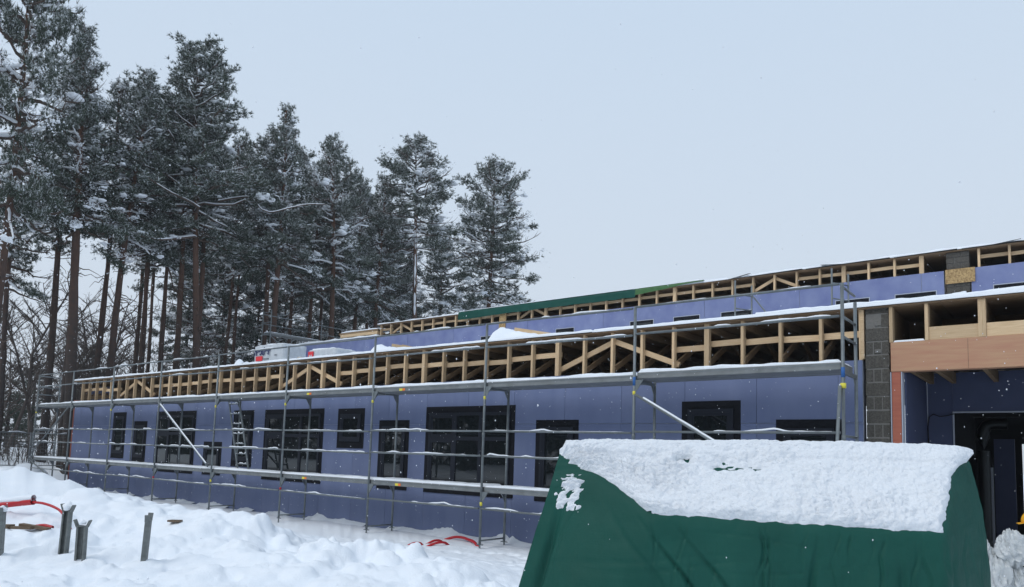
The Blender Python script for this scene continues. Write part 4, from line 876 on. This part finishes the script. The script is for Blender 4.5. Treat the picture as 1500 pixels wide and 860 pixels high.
# ------------------------------------------------------------------ pines
def unit(v): return v/(np.linalg.norm(v, axis=-1, keepdims=True)+1e-9)
def make_crown(seed, Hc, Rc, style, nb, blade=1.0):
    """needles, limbs and snow of one pine crown, base at z=0, stem along z"""
    r = np.random.default_rng(seed); limbs = Acc(); tp, td = [], []; snow = Acc(); clumps = []
    for k in range(nb):
        t = (k+r.uniform(0, 1))/nb; t = t**0.92; z0 = t*Hc*0.97
        if style == 'cone': L = Rc*((1-t)**0.95)*r.uniform(0.55, 1.1)+0.16
        elif style == 'round': L = Rc*math.sqrt(max(0.02, 1-(t*1.05-0.18)**2*1.25))*r.uniform(0.45, 1.1)*(1 if t < 0.85 else 0.75)
        else: L = Rc*(0.35+0.75*(1-t))*r.uniform(0.25, 1.15)
        L = max(L, 0.3); az = k*2.4+r.normal(0, 0.5); el = R_(-14+66*t**1.2+r.normal(0, 10))
        n = 7; s = np.linspace(0, 1, n); hd = np.array([math.cos(az), math.sin(az), 0.0]); side = np.array([-hd[1], hd[0], 0])
        cv = r.normal(0, 0.18); P = np.zeros((n, 3)); P[:, 2] = z0
        P = P+hd*(L*s*math.cos(el))[:, None]+side*(cv*L*s*s)[:, None]
        P[:, 2] += L*s*math.sin(el)-0.16*L*s*s*(1-t)+0.14*L*s**3
        P[1:] += r.normal(0, 0.035*L, (n-1, 3))*[1, 1, .6]
        rad_ = (0.022+0.016*L)*(1-0.85*s)+0.004
        limbs.add(*path_tube(P, rad_, 5))
        if r.random() < 0.8:
            Q = P[:6].copy(); Q[:, 2] += rad_[:6]*0.9; snow.add(*path_tube(Q, rad_[:6]*0.8+0.014, 4))
        m_ = int(3+L*2.9)
        for q in range(m_):
            sq = r.uniform(0.28, 1.0)**0.85; base = np.array([np.interp(sq, s, P[:, c]) for c in range(3)])
            ax = unit(P[min(n-1, int(sq*(n-1))+1)]-P[max(0, int(sq*(n-1))-1)]); yaw = r.choice([-1, 1])*R_(r.uniform(15, 75))
            d = ax*math.cos(yaw)+unit(np.cross(ax, [0, 0, 1.0]))*math.sin(yaw); d = unit(d+[0, 0, r.uniform(0.0, 0.55)])
            l2 = (0.30+0.34*L*(1.15-sq))*r.uniform(0.6, 1.2); l2 = min(l2, 1.15)
            k2 = max(2, int(l2/0.085)); f2 = np.linspace(0.25, 1.0, k2)
            pts = base+d*(l2*f2)[:, None]+np.array([0, 0, 1])*(0.12*l2*f2**2)[:, None]
            limbs.add(*path_tube([base, base+d*l2*0.5, pts[-1]], [0.012, 0.009, 0.005], 3))
            pts = pts+r.normal(0, 0.055, pts.shape); tp.append(pts); td.append(np.tile(d, (k2, 1)))
            # side shoots
            w = int(k2*1.3); ii = r.integers(0, k2, w); o_ = r.normal(0, 0.12, (w, 3))*[1, 1, .6]; tp.append(pts[ii]+o_); td.append(unit(d+o_*5))
            if r.random() < 0.10: clumps.append((pts[k2//2]+[0, 0, 0.06], r.uniform(0.10, 0.24)*(0.6+0.25*L)))
    # dead stubs below the crown
    for k in range(9):
        z0 = -r.uniform(0.2, 4.5); az = r.uniform(0, 6.28); L = r.uniform(0.4, 1.5); hd = np.array([math.cos(az), math.sin(az), 0.0])
        s = np.linspace(0, 1, 5); P = np.zeros((5, 3)); P[:, 2] = z0; P = P+hd*(L*s)[:, None]; P[:, 2] += L*(0.05*s-0.25*s*s); P[1:] += r.normal(0, 0.04, (4, 3))
        limbs.add(*path_tube(P, 0.022*(1-0.8*s)+0.003, 4))
    tp = np.concatenate(tp); td = np.concatenate(td); nb_ = 9
    n = len(tp); P = np.repeat(tp, nb_, 0); Dn = np.repeat(unit(td+[0, 0, 0.35]), nb_, 0)
    Dn = unit(Dn*0.75+unit(r.normal(0, 1, Dn.shape))*0.8); Ln = r.uniform(0.10, 0.19, (len(P), 1))*blade
    sd_ = unit(np.cross(Dn, unit(r.normal(0, 1, Dn.shape))))*(0.016*blade)
    P0 = P+r.normal(0, 0.02, P.shape)
    V = np.stack([P0-sd_, P0+sd_, P0+Dn*Ln], 1).reshape(-1, 3); Fn = np.arange(len(V)).reshape(-1, 3)
    white = (Dn[:, 2] > 0.15) & (r.random(len(Dn)) < 0.36)
    needles = mesh_np('needles', V, Fn, NEED); needles.materials.append(FROST)
    needles.polygons.foreach_set('material_index', white.astype(np.int32))
    # frost: little upward flakes of snow on part of the tufts
    pick = r.random(n) < 0.62; C_ = tp[pick]+[0, 0, 0.035]; w = r.uniform(0.018, 0.055, (len(C_), 1)); a = r.uniform(0, 6.28, len(C_))
    e1 = np.stack([np.cos(a), np.sin(a), r.normal(0, 0.35, len(C_))], 1); e2 = np.stack([-np.sin(a), np.cos(a), r.normal(0, 0.35, len(C_))], 1)
    V = np.stack([C_+e1*w*1.5, C_+e2*w*0.8, C_-e1*w*1.2, C_-e2*w*0.8], 1).reshape(-1, 3)
    V2 = C_+np.array([0, 0, 0.025]); nq = len(C_); base_i = np.arange(nq)*4; top = 4*nq+np.arange(nq)
    Ft = np.concatenate([np.stack([base_i+q, base_i+(q+1) % 4, top], 1) for q in range(4)])
    sv = np.concatenate([V, V2]); acc_v = [sv]; acc_f = [Ft]; off = len(sv)
    for Vs, Fs in zip(snow.V, snow.F): pass
    # snow along limbs (quads to tris) and bigger clumps
    if snow.n:
        q = np.concatenate(snow.F); acc_f.append(np.concatenate([q[:, [0, 1, 2]], q[:, [0, 2, 3]]])+off); vv = np.concatenate(snow.V); acc_v.append(vv); off += len(vv)
    bm = bmesh.new(); bmesh.ops.create_icosphere(bm, subdivisions=2, radius=1); ic = np.array([v.co for v in bm.verts]); itf = np.array([[v.index for v in f.verts] for f in bm.faces]); bm.free()
    for c, rr_ in clumps:
        for q in range(r.integers(2, 5)):
            sh = np.array([r.uniform(.6, 1.2), r.uniform(.6, 1.2), r.uniform(.28, .5)])*rr_*0.75
            vv = ic*sh*(1+0.10*r.normal(0, 1, (len(ic), 1)).clip(-1, 1))+c+r.normal(0, 0.45, 3)*rr_*[1, 1, .35]
            acc_v.append(vv); acc_f.append(itf+off); off += len(vv)
    sn = mesh_np('branch_snow', np.concatenate(acc_v), np.concatenate(acc_f), SNOWC)
    return needles, limbs.mesh('limbs', TWIG, True), sn
CR = {}
def crown(v):
    if v not in CR:
        CR[v] = make_crown(*{'cone1': (1, 9.0, 2.3, 'cone', 78), 'cone2': (2, 8.0, 2.0, 'cone', 66), 'wide': (3, 9.5, 2.9, 'wild', 92), 'round1': (4, 7.5, 2.4, 'round', 64),
              'round2': (5, 8.0, 2.1, 'wild', 62), 'sparse': (6, 6.0, 2.4, 'wild', 40), 'bushy': (7, 9.0, 2.5, 'round', 80), 'thin': (8, 6.5, 1.5, 'wild', 44)}[v])
    return CR[v]
HC = {'cone1': 9.0, 'cone2': 8.0, 'wide': 9.5, 'round1': 7.5, 'round2': 8.0, 'sparse': 6.0, 'bushy': 9.0, 'thin': 6.5}
LASTP = []
def pine(x, y, top, cb, r0, var, sxy, tilt, seed, label, group='pines behind the building'):
    r = np.random.default_rng(seed); g = gz(x, y)
    rot = Matrix.Rotation(R_(tilt), 4, Vector((-math.sin(YAW), math.cos(YAW), 0)))
    t_ = thing('pine_tree', label, 'tree', (x, y, g), group, rot)
    H = top-g; n = 22; s = np.linspace(0, 1, n); P = np.zeros((n, 3)); P[:, 2] = s*H-0.3
    ph = r.uniform(0, 6, 4); amp = 0.12+r.uniform(0, 0.12)
    P[:, 0] = amp*(np.sin(s*5+ph[0])-math.sin(ph[0]))*s*(1-s)*2; P[:, 1] = amp*(np.sin(s*4+ph[1])-math.sin(ph[1]))*s*(1-s)*2
    rad_ = r0*(1.12-0.95*s**0.9)+0.02; rad_[0] *= 1.15
    V, F = path_tube(P, rad_, 12); V = V+r.normal(0, 0.012, V.shape)
    me = mesh_np('trunk', V, F, BARK, True); o = bpy.data.objects.new('trunk', me); col.objects.link(o); o.parent = t_
    LASTP.clear(); LASTP.append((P.copy(), rad_.copy()))
    nd, lb, sn = crown(var); sz = (top-cb)/HC[var]
    xo, yo = P[int(n*0.75), 0], P[int(n*0.75), 1]
    for nm, me in (('crown', nd), ('branches', lb), ('branch_snow', sn)):
        o = bpy.data.objects.new(nm, me); col.objects.link(o); o.parent = t_
        o['kind'] = 'stuff'
        o.location = (xo, yo, cb-g); o.scale = (sxy, sxy, sz); o.rotation_euler = (0, 0, r.uniform(0, 6.28)) if seed != 14 else (0, 0, 2.4)
    # lower tier of branches on some trees
    return t_
PINES = [(-30.0,-1.3,25.5,10.6,.14,'bushy',0.86,0,'huge pine whose crown fills the top left corner'),
 (-33.0,.06,15.1,8.2,.11,'sparse',0.9,0,'smaller pine with a low tuft crown at the left edge'),
 (-33.0,1.74,18.7,11.0,.15,'round2',0.95,0,'straight pine just left of the thick twin trunks'),
 (-31.0,2.06,20.5,11.0,.215,'cone1',0.9,-2.8,'tall spire-topped pine with the thickest trunk at the left building corner'),
 (-31.6,2.0,17.5,11.2,.14,'thin',1.0,-2.0,'thinner twin standing against the thick-trunked spire pine'),
 (-32.0,3.76,19.3,11.5,.17,'cone2',1.0,2.6,'pine with a trunk bending to the right, between the spire pine and the dense row'),
 (-33.0,3.61,19.0,11.8,.14,'thin',1.1,0,'slim pine left of the bending trunk'),
 (-36.0,6.65,18.4,12,.11,'thin',1.1,0,'very thin pine farther back, first of the close pair right of the bending trunk'),
 (-34.0,6.12,18.6,11.3,.14,'round2',0.95,0,'pine of the close pair right of the bending trunk, the nearer one'),
 (-40.0,9.2,19.1,12.8,.10,'round1',0.9,0,'distant thin pine seen between closer trunks'),
 (-33.5,6.86,19.4,10.8,.12,'bushy',0.8,0,'crooked slim pine left of the wide tall pine'),
 (-32.0,6.9,20.0,12.2,.16,'round1',1.05,-1,'straight dark-trunked pine left of the wide tall pine'),
 (-32.5,8.1,19.0,12.6,.16,'cone2',1.0,-1,'pine standing close behind the wide tall pine'),
 (-30.5,7.6,22.0,11.8,.185,'wide',1.38,-4.4,'wide tall pine with a thick reddish trunk and long snowy limbs'),
 (-36.0,11.58,20.0,12.0,.10,'thin',1.1,0,'thin pine in the back row right of the wide pine'),
 (-38.0,13.5,20.2,12.4,.10,'round1',1.0,0,'back-row pine above the large insulation pack'),
 (-32.5,11.84,19.6,11.6,.15,'bushy',0.9,0,'pine left of the pair above the far scaffold'),
 (-31.0,11.53,20.7,11.8,.20,'cone1',0.85,-0.4,'pointed pine rising above the far scaffold deck'),
 (-35.0,15.15,20.4,12.4,.12,'round2',1.0,0,'shaded pine behind the pointed pine'),
 (-34.0,16.1,19.4,11.5,.14,'bushy',0.9,0,'dense dark pine in the middle of the row'),
 (-31.5,15.92,20.3,11.2,.22,'round1',1.0,-2.4,'twin-tipped pine in the middle of the row'),
 (-37.0,19.1,20.5,12.5,.14,'round1',1.1,0,'back-row pine behind the twin-tipped pine'),
 (-35.0,20.0,20.0,11.0,.16,'wide',0.75,0,'dark broad pine behind the gap right of the twin-tipped pine'),
 (-32.0,19.6,19.4,11.0,.17,'cone2',0.95,0,'shorter pointed pine left of the bare-stemmed pine'),
 (-36.0,22.0,19.6,11.5,.14,'bushy',0.9,0,'low back-row pine near the shorter pointed pine'),
 (-36.0,24.85,19.0,10.5,.15,'bushy',0.95,0,'back-row pine filling the space behind the bare-stemmed pine'),
 (-30.5,21.78,22.3,14.8,.17,'round1',1.25,-2.2,'tall pine with a pale snow-plastered bare lower stem'),
 (-36.0,29.05,18.8,11.0,.16,'round1',1.0,0,'low pine between the bare-stemmed and the last pine'),
 (-30.0,27.64,22.8,12.0,.22,'bushy',1.38,1.0,'last pine at the right end of the row, apart from the others')]
UND = [(-43,13.2,16,7,'bushy','understorey pine right of the wide tall pine'),(-41,14.2,16.5,6.5,'round1','understorey pine above the covered heap'),(-42,17.5,17,7,'bushy','understorey pine above the large insulation pack'),(-40,18.2,16.5,6.0,'round2','understorey pine above the far scaffold rails'),(-43,22,17.5,7,'wide','understorey pine beneath the twin-tipped pine'),(-40,23,17,7,'bushy','understorey pine above the small insulation pack'),(-40,26.5,17,7,'round1','understorey pine left of the bare-stemmed pine'),(-42,31,17,8,'bushy','understorey pine right of the bare-stemmed pine')]
for x, y, tp_, cb, var, lb in UND: PINES.append((x, y, tp_, cb, 0.10, var, 0.95, 0, lb))
for i, (x, y, tp_, cb, r0, var, sxy, tl, lb) in enumerate(PINES):
    pt = pine(x, y, tp_, cb, r0, var, sxy, tl, i+1, lb)
    if i == 13:
        for nm, pp_ in (('long_limb', [(308,305),(330,298),(352,296),(372,306),(390,320),(410,326),(430,318),(455,309),(480,309)]), ('long_limb', [(310,265),(335,262),(360,268),(385,266)])):
            Q = np.array([Vector(Rv)*((px_-309)*0.0329)+Vector((0, 0, 1.94-gz(x, y)+(654-py_)*0.0345)) for px_, py_ in pp_]); Q[:, 1] += 0.3*np.sin(np.arange(len(Q)))-0.9*np.arange(len(Q))/len(Q)
            tt = np.linspace(0, len(Q)-1, len(Q)*5); Q = np.stack([np.interp(tt, np.arange(len(Q)), Q[:, c]) for c in range(3)], 1)
            for _ in range(4): Q[1:-1] = 0.5*Q[1:-1]+0.25*(Q[:-2]+Q[2:])
            rd = 0.055*(1-0.75*tt/tt[-1]); rot_i = pt.matrix_basis.to_3x3().inverted(); Q = np.array([rot_i @ Vector(q) for q in Q])
            for nm2, dz, k_, mt2 in ((nm, 0, 1.0, TWIG), ('limb_snow', 0.04, 0.85, SNOWC)):
                a_ = Acc(); a_.add(*path_tube(Q+[0, 0, dz], rd*k_, 6)); o = bpy.data.objects.new(nm2, a_.mesh(nm2, mt2, True)); col.objects.link(o); o.parent = pt
    if i == 26:
        Pt, rt_ = LASTP[0]; z = np.linspace(6.5, 15.5, 34); rt = np.interp(z, Pt[:, 2], rt_); a_ = Acc()
        Q = np.stack([np.interp(z, Pt[:, 2], Pt[:, 0])+rt*0.45, np.interp(z, Pt[:, 2], Pt[:, 1])-rt*0.45, z], 1)
        a_.add(*path_tube(Q, rt*(0.50+0.30*np.sin(z*2.3)*np.sin(z*5.1+1)), 7)); o = bpy.data.objects.new('trunk_snow', a_.mesh('trunk_snow', SNOWC, True)); col.objects.link(o); o.parent = pt
# ------------------------------------------------------------------ leafless trees at the left
def bare(seed, H):
    r = np.random.default_rng(seed); a_ = Acc()
    def grow(p, d, L, rad0, lev):
        n = 6; s = np.linspace(0, 1, n); P = [np.array(p, float)]; dd = np.array(d, float)
        for q in range(n-1): dd = unit(dd+r.normal(0, 0.12, 3)+[0, 0, 0.04]); P.append(P[-1]+dd*L/(n-1))
        P = np.array(P); a_.add(*path_tube(P, rad0*(1-0.75*s)+0.003, 4 if lev else 6))
        if lev >= 3: return
        for q in range([16, 8, 5][lev]):
            f = r.uniform(0.22 if lev == 0 else 0.15, 1.0); b0_ = np.array([np.interp(f, s, P[:, c]) for c in range(3)])
            az = r.uniform(0, 6.28); sp_ = unit(dd*0.75+np.array([math.cos(az), math.sin(az), r.uniform(0, .4)])*r.uniform(.6, 1.0))
            grow(b0_, sp_, L*r.uniform(0.25, 0.42)*(1.15-0.5*f), rad0*0.45*(1.1-f*0.5), lev+1)
    grow((0, 0, -0.3), (0, 0, 1), H, 0.075, 0); return a_.mesh('bare_stems', BIRCH, True)
BM = [bare(s, 7.5) for s in (1, 2, 3)]
for i, (x, y, sc_, lb) in enumerate(((-37, .2, 1.0, 'leafless tree at the left edge behind the fence'), (-36, 2.2, 1.15, 'leafless tree left of the scaffold end, slightly taller'), (-38, 3.2, 1.2, 'leafless tree behind the scaffold end post'), (-40, 5.0, 1.1, 'leafless tree seen between scaffold end and thick pine'), (-37, 4.6, 0.9, 'low leafless tree just right of the thick pine trunk'), (-42, 8.0, 1.2, 'leafless tree behind the bending pine trunk'), (-44, 11.5, 1.3, 'leafless tree behind the wide tall pine'), (-46, 2.0, 1.3, 'distant leafless tree at the left edge'), (-50, 7.0, 1.3, 'distant leafless tree between the left pines'), (-45, 15, 1.2, 'distant leafless tree behind the far scaffold'))):
    t_ = thing('bare_tree', lb, 'tree', (x, y, gz(x, y)), 'leafless trees at the left'); t_.scale = (sc_, sc_, sc_); t_.rotation_euler.z = i*1.3
    o = bpy.data.objects.new('stems', BM[i % 3]); col.objects.link(o); o.parent = t_
def merge_wood(name, spots, seed, sub, label, low=0.28, fat=1.9):
    """one joined mass of far pines"""
    r = np.random.default_rng(seed); Vn, Vt, Ft = [], [], Acc()
    for (x, y, H, var) in spots:
        me = crown(var)[0]; co = np.empty(len(me.vertices)*3, np.float32); me.vertices.foreach_get('co', co); co = co.reshape(-1, 3, 3)
        co = co[r.random(len(co)) < sub]; c0 = co.mean(1, keepdims=True); co = c0+(co-c0)*fat
        a = r.uniform(0, 6.28); ca, sa = math.cos(a), math.sin(a); k = H/HC[var]*(1-low); kx = r.uniform(1.0, 1.4)
        q = np.stack([(co[..., 0]*ca-co[..., 1]*sa)*kx+x, (co[..., 0]*sa+co[..., 1]*ca)*kx+y, co[..., 2]*k+H*low], -1); Vn.append(q.reshape(-1, 3))
        Ft.add(*path_tube([(x, y, 0), (x, y, H*0.5), (x, y, H)], [0.2, 0.15, 0.03], 6))
    V = np.concatenate(Vn); o = obj(name, mesh_np(name, V, np.arange(len(V)).reshape(-1, 3), NEED)); o.data.materials.append(BARK)
    nv = len(V); Vt = np.concatenate(Ft.V); q = np.concatenate(Ft.F)
    bm = bmesh.new(); bm.from_mesh(o.data); tmp = mesh_np('tmp', Vt, q, None); bm.from_mesh(tmp)
    bm.faces.ensure_lookup_table()
    for f in bm.faces[nv//3:]: f.material_index = 1
    bm.to_mesh(o.data); bm.free(); return tag(o, label, 'wood', kind='stuff')
rs = np.random.default_rng(9)
merge_wood('far_wood', [(-62+rs.uniform(-8, 6), -12+k*1.9+rs.uniform(-1, 1), rs.uniform(5, 10), ['cone1', 'bushy', 'cone2'][k % 3]) for k in range(36)], 4, 0.16, 'far low belt of snowy trees behind the trunks')
merge_wood('pine_wood', [(-150+k*2.4+rs.uniform(-1, 1), -34+rs.uniform(-7, 5), rs.uniform(13, 21), ['cone1', 'bushy', 'wide'][k % 3]) for k in range(68)], 5, 0.08, 'pine wood across the site, mirrored in the window panes', 0.04, 3.2)
rs = np.random.default_rng(31); a_ = Acc()
for k in range(34):
    me = BM[k % 3]; co = np.empty(len(me.vertices)*3, np.float32); me.vertices.foreach_get('co', co); co = co.reshape(-1, 3)
    fi = np.empty(len(me.loops), np.int32); me.loops.foreach_get('vertex_index', fi); an = rs.uniform(0, 6.28); k_ = rs.uniform(0.5, 1.25); ca, sa = math.cos(an), math.sin(an)
    x = rs.uniform(-56, -34.5); y = rs.uniform(-4, 16); a_.add(np.stack([(co[:, 0]*ca-co[:, 1]*sa)*k_+x, (co[:, 0]*sa+co[:, 1]*ca)*k_+y, co[:, 2]*k_+1.0], 1), fi.reshape(-1, 4))
tag(obj('thicket', a_.mesh('thicket', BIRCH)), 'grey thicket of thin bare saplings behind the pine trunks at left', 'thicket', kind='stuff')
# undergrowth behind the fence
rs = np.random.default_rng(3); a_ = Acc()
for k in range(420):
    x = rs.uniform(-35.5, -31.6); y = rs.uniform(-2.5, 7); g = 0.9; h = rs.uniform(0.7, 2.0)
    a_.add(*path_tube([(x, y, g), (x+rs.normal(0, .15), y+rs.normal(0, .2), g+h*.5), (x+rs.normal(0, .35), y+rs.normal(0, .45), g+h)], [0.014, 0.01, 0.004], 3))
tag(obj('undergrowth', a_.mesh('undergrowth', BIRCH)), 'tangle of bare brushwood behind the mesh fence', 'brushwood', kind='stuff')
# ------------------------------------------------------------------ worker and plastic film at the right edge
def skin(name, verts, edges, radii, material, sub=2):
    me = bpy.data.meshes.new(name); me.from_pydata([tuple(v) for v in verts], edges, [])
    o = bpy.data.objects.new('tmp_skin', me); col.objects.link(o); md = o.modifiers.new('s', 'SKIN')
    for v, r in zip(me.skin_vertices[0].data, radii): v.radius = (r, r) if not isinstance(r, tuple) else r
    me.skin_vertices[0].data[0].use_root = True
    s2_ = o.modifiers.new('d', 'SUBSURF'); s2_.levels = sub; s2_.render_levels = sub
    dg_ = bpy.context.evaluated_depsgraph_get(); out = bpy.data.meshes.new_from_object(o.evaluated_get(dg_)); bpy.data.objects.remove(o)
    for p in out.polygons: p.use_smooth = True
    out.materials.clear(); out.materials.append(material); return out
GP = gz(2.6, -0.5)-0.05
wk = thing('person', 'worker in dark jacket and yellow helmet bending over plastic film at right edge', 'person', (2.65, -0.45, GP))
bx, by = 2.74, -0.40
def rel(dx, dy, z): return (bx+dx, by+dy, GP+z)
VS = [rel(0, 0, .86), rel(-.12, -.03, .98), rel(-.28, -.07, 1.08), rel(-.42, -.11, 1.15), rel(-.50, -.13, 1.17), rel(-.56, -.15, 1.18), rel(-.61, -.165, 1.22),
      rel(-.40, -.30, 1.12), rel(-.52, -.42, .92), rel(-.70, -.44, .78), rel(-.78, -.44, .74),
      rel(-.38, .09, 1.12), rel(-.52, .14, .92), rel(-.72, .02, .80), rel(-.80, -.03, .76),
      rel(.02, -.11, .80), rel(-.10, -.13, .46), rel(.02, -.14, .10), rel(-.12, -.15, .05),
      rel(.02, .11, .80), rel(-.06, .12, .46), rel(.06, .13, .10), rel(-.08, .14, .05)]
ES = [(0,1),(1,2),(2,3),(3,4),(4,5),(5,6),(3,7),(7,8),(8,9),(9,10),(3,11),(11,12),(12,13),(13,14),(0,15),(15,16),(16,17),(17,18),(0,19),(19,20),(20,21),(21,22)]
RS_ = [.15,.155,.165,.15,.08,.075,.09,.085,.06,.05,.04,.085,.06,.05,.04,.105,.075,.055,.05,.105,.075,.055,.05]
bo = obj('body', skin('body', VS, ES, RS_, JACK), wk)
bm = bmesh.new(); bmesh.ops.create_uvsphere(bm, u_segments=24, v_segments=16, radius=1)
hx, hy, hz = rel(-.62, -.17, 1.20)
for v in bm.verts:
    c = v.co.copy(); v.co = Vector((c.x*.095, c.y*.078, c.z*.115))
    if c.x < -0.85 and abs(c.y) < .3 and abs(c.z) < .25: v.co.x -= 0.022
me = bpy.data.meshes.new('head'); bm.to_mesh(me); bm.free(); me.materials.append(SKIN)
for p in me.polygons: p.use_smooth = True
HM = Matrix.Translation((hx, hy, hz)) @ Matrix.Rotation(R_(12), 4, 'Z') @ Matrix.Rotation(R_(-14), 4, 'Y')
hd_ = obj('head', me, wk, HM)
for s in (-1, 1):
    for nm, loc, sz_, mt_ in (('eye', (-.088, s*.032, .012), .011, CABLE), ('ear', (.01, s*.08, 0), .022, SKIN)):
        bm = bmesh.new(); bmesh.ops.create_icosphere(bm, subdivisions=2, radius=sz_); me = bpy.data.meshes.new(nm); bm.to_mesh(me); bm.free(); me.materials.append(mt_); obj(nm, me, hd_, HM @ Matrix.Translation(loc))
box_ = boxmesh(0.006, 0.045, 0.01, RED); obj('mouth', box_, hd_, HM @ Matrix.Translation((-.086, 0, -.055)))
bm = bmesh.new(); bmesh.ops.create_uvsphere(bm, u_segments=28, v_segments=18, radius=1)
bmesh.ops.delete(bm, geom=[v for v in bm.verts if v.co.z < -0.05], context='VERTS')
for v in bm.verts: v.co = Vector((v.co.x*.135, v.co.y*.112, v.co.z*.115)); v.co.z += 0.006*(abs(v.co.y) < .02)
bmesh.ops.solidify(bm, geom=bm.faces[:], thickness=0.004)
me = bpy.data.meshes.new('helmet'); bm.to_mesh(me); bm.free(); me.materials.append(HELM)
for p in me.polygons: p.use_smooth = True
he = obj('helmet', me, wk, HM @ Matrix.Translation((0, 0, .045)))
obj('brim', boxmesh(0.06, 0.16, 0.006, HELM, 0.002), he, HM @ Matrix.Translation((-.145, 0, .045)))
obj('collar', skin('collar', [rel(-.50, -.20, 1.13), rel(-.54, -.14, 1.19), rel(-.50, -.06, 1.14)], [(0, 1), (1, 2)], [.05, .06, .05], JACK, 2), wk)
obj('vest', skin('vest', VS[1:4], [(0, 1), (1, 2)], [.162, .172, .158], HIVIS, 2), wk)
obj('jacket_yoke', skin('yoke', [VS[1], VS[2], VS[3]], [(0, 1), (1, 2)], [.15, .176, .168], JACK, 2), wk) if False else None
for s, base in ((-1, VS[10]), (1, VS[14])):
    hv = [base]; he_ = []; hr = [.036]
    pv = Vector(base)+Vector((-.055, 0, -.02)); hv.append(tuple(pv)); he_.append((0, 1)); hr.append(.038)
    for q in range(4):
        o_ = (q-1.5)*.021; l = (.034, .042, .040, .030)[q]
        a0 = pv+Vector((-.035, o_, -.005)); a1 = a0+Vector((-l, o_*.2, -.018)); a2 = a1+Vector((-l*.35, 0, -l*.75)); i0 = len(hv)
        hv += [tuple(a0), tuple(a1), tuple(a2)]; he_ += [(1, i0), (i0, i0+1), (i0+1, i0+2)]; hr += [.0105, .0095, .0085]
    t0 = pv+Vector((.005, -s*.04, -.005)); t1 = t0+Vector((-.035, -s*.012, -.012)); i0 = len(hv); hv += [tuple(t0), tuple(t1)]; he_ += [(1, i0), (i0, i0+1)]; hr += [.013, .010]
    obj('glove', skin('glove', hv, he_, hr, HIVIS if s < 0 else JACK, 2), wk)
fl = thing('plastic_film', 'crumpled bundle of clear plastic film hanging from the worker\'s hands', 'plastic film', (1.9, -1.1, GP))
def crumple(cx, cy, cz, rx, ry, rz, seed, name):
    bm = bmesh.new(); bmesh.ops.create_icosphere(bm, subdivisions=5, radius=1); c = np.array([v.co for v in bm.verts])
    ridge = 1-2*np.abs(vnoise(c[:, 0]*3.1+c[:, 2]*1.7+seed, c[:, 1]*3.1-c[:, 2]*2.1, seed))*1.6
    rg2 = 1-2*np.abs(vnoise(c[:, 0]*7+c[:, 1]*4+seed, c[:, 2]*2.2+c[:, 1]*3, seed+8))
    ph_ = np.arctan2(c[:, 1], c[:, 0]); plt_ = np.abs(np.sin(ph_*5.5+3*vnoise(c[:, 2]*2+seed, c[:, 2]*0+seed, seed)+2.5*c[:, 2]))
    f_ = 0.70+0.16*plt_+0.09*rg2+0.22*fbm(c[:, 0]*1.6+seed, c[:, 1]*1.6+c[:, 2]*1.6, seed, 3)+0.14*ridge+0.05*np.abs(vnoise(c[:, 0]*9, c[:, 2]*9+c[:, 1]*5, seed+3))
    for v, q in zip(bm.verts, f_): v.co = Vector((v.co.x*rx*q, v.co.y*ry*q, v.co.z*rz*q))
    me = bpy.data.meshes.new(name); bm.to_mesh(me); bm.free(); me.materials.append(FILM); obj(name, me, fl, Matrix.Translation((cx, cy, cz)))
crumple(1.90, -1.0, 1.10, .16, .16, .20, 3, 'film_bundle'); crumple(1.78, -1.05, .78, .15, .14, .34, 7, 'film_tail'); crumple(1.66, -1.08, 1.05, .07, .08, .18, 9, 'film_fold'); crumple(1.95, -.98, .78, .12, .12, .2, 13, 'film_fold')
# ------------------------------------------------------------------ snowy air
hz_ = bpy.data.materials.new('snowy_air'); hz_.use_nodes = True; ht = hz_.node_tree; ht.nodes.clear()
ho = ht.nodes.new('ShaderNodeOutputMaterial'); pv_ = ht.nodes.new('ShaderNodeVolumePrincipled'); pv_.inputs['Color'].default_value = (0.92, 0.95, 1.0, 1); pv_.inputs['Density'].default_value = 0.0009; pv_.inputs['Anisotropy'].default_value = 0.2
ht.links.new(pv_.outputs[0], ho.inputs['Volume'])
hb = obj('haze', boxmesh(1200, 1200, 34, hz_), None, Matrix.Translation((0, 0, 14))); tag(hb, 'thin veil of snowy air over the site', 'haze', kind='stuff')
# ------------------------------------------------------------------ falling snow
rs = np.random.default_rng(77); n = 3800
P = np.stack([rs.uniform(-16, 5, n), rs.uniform(-9.2, 0.9, n), rs.uniform(0.4, 4.3, n)], 1)
cv = np.array(CAM); dC = P-cv; dep = dC@np.array(Fv); P = P[(dep > 3.0)]; r = rs.uniform(0.0018, 0.0052, (len(P), 1, 1))
oc = np.array([(1, 0, 0), (-1, 0, 0), (0, 1, 0), (0, -1, 0), (0, 0, 1.3), (0, 0, -1.3)], float); of = np.array([(0, 2, 4), (2, 1, 4), (1, 3, 4), (3, 0, 4), (2, 0, 5), (1, 2, 5), (3, 1, 5), (0, 3, 5)])
V = (P[:, None]+oc[None]*r*rs.uniform(.7, 1.3, (len(P), 6, 1))).reshape(-1, 3); F = (of[None]+(np.arange(len(P))*6)[:, None, None]).reshape(-1, 3)
tag(obj('falling_snow', mesh_np('falling_snow', V, F, FLAKE)), 'scattered snowflakes falling through the air', 'snowflakes', kind='stuff')
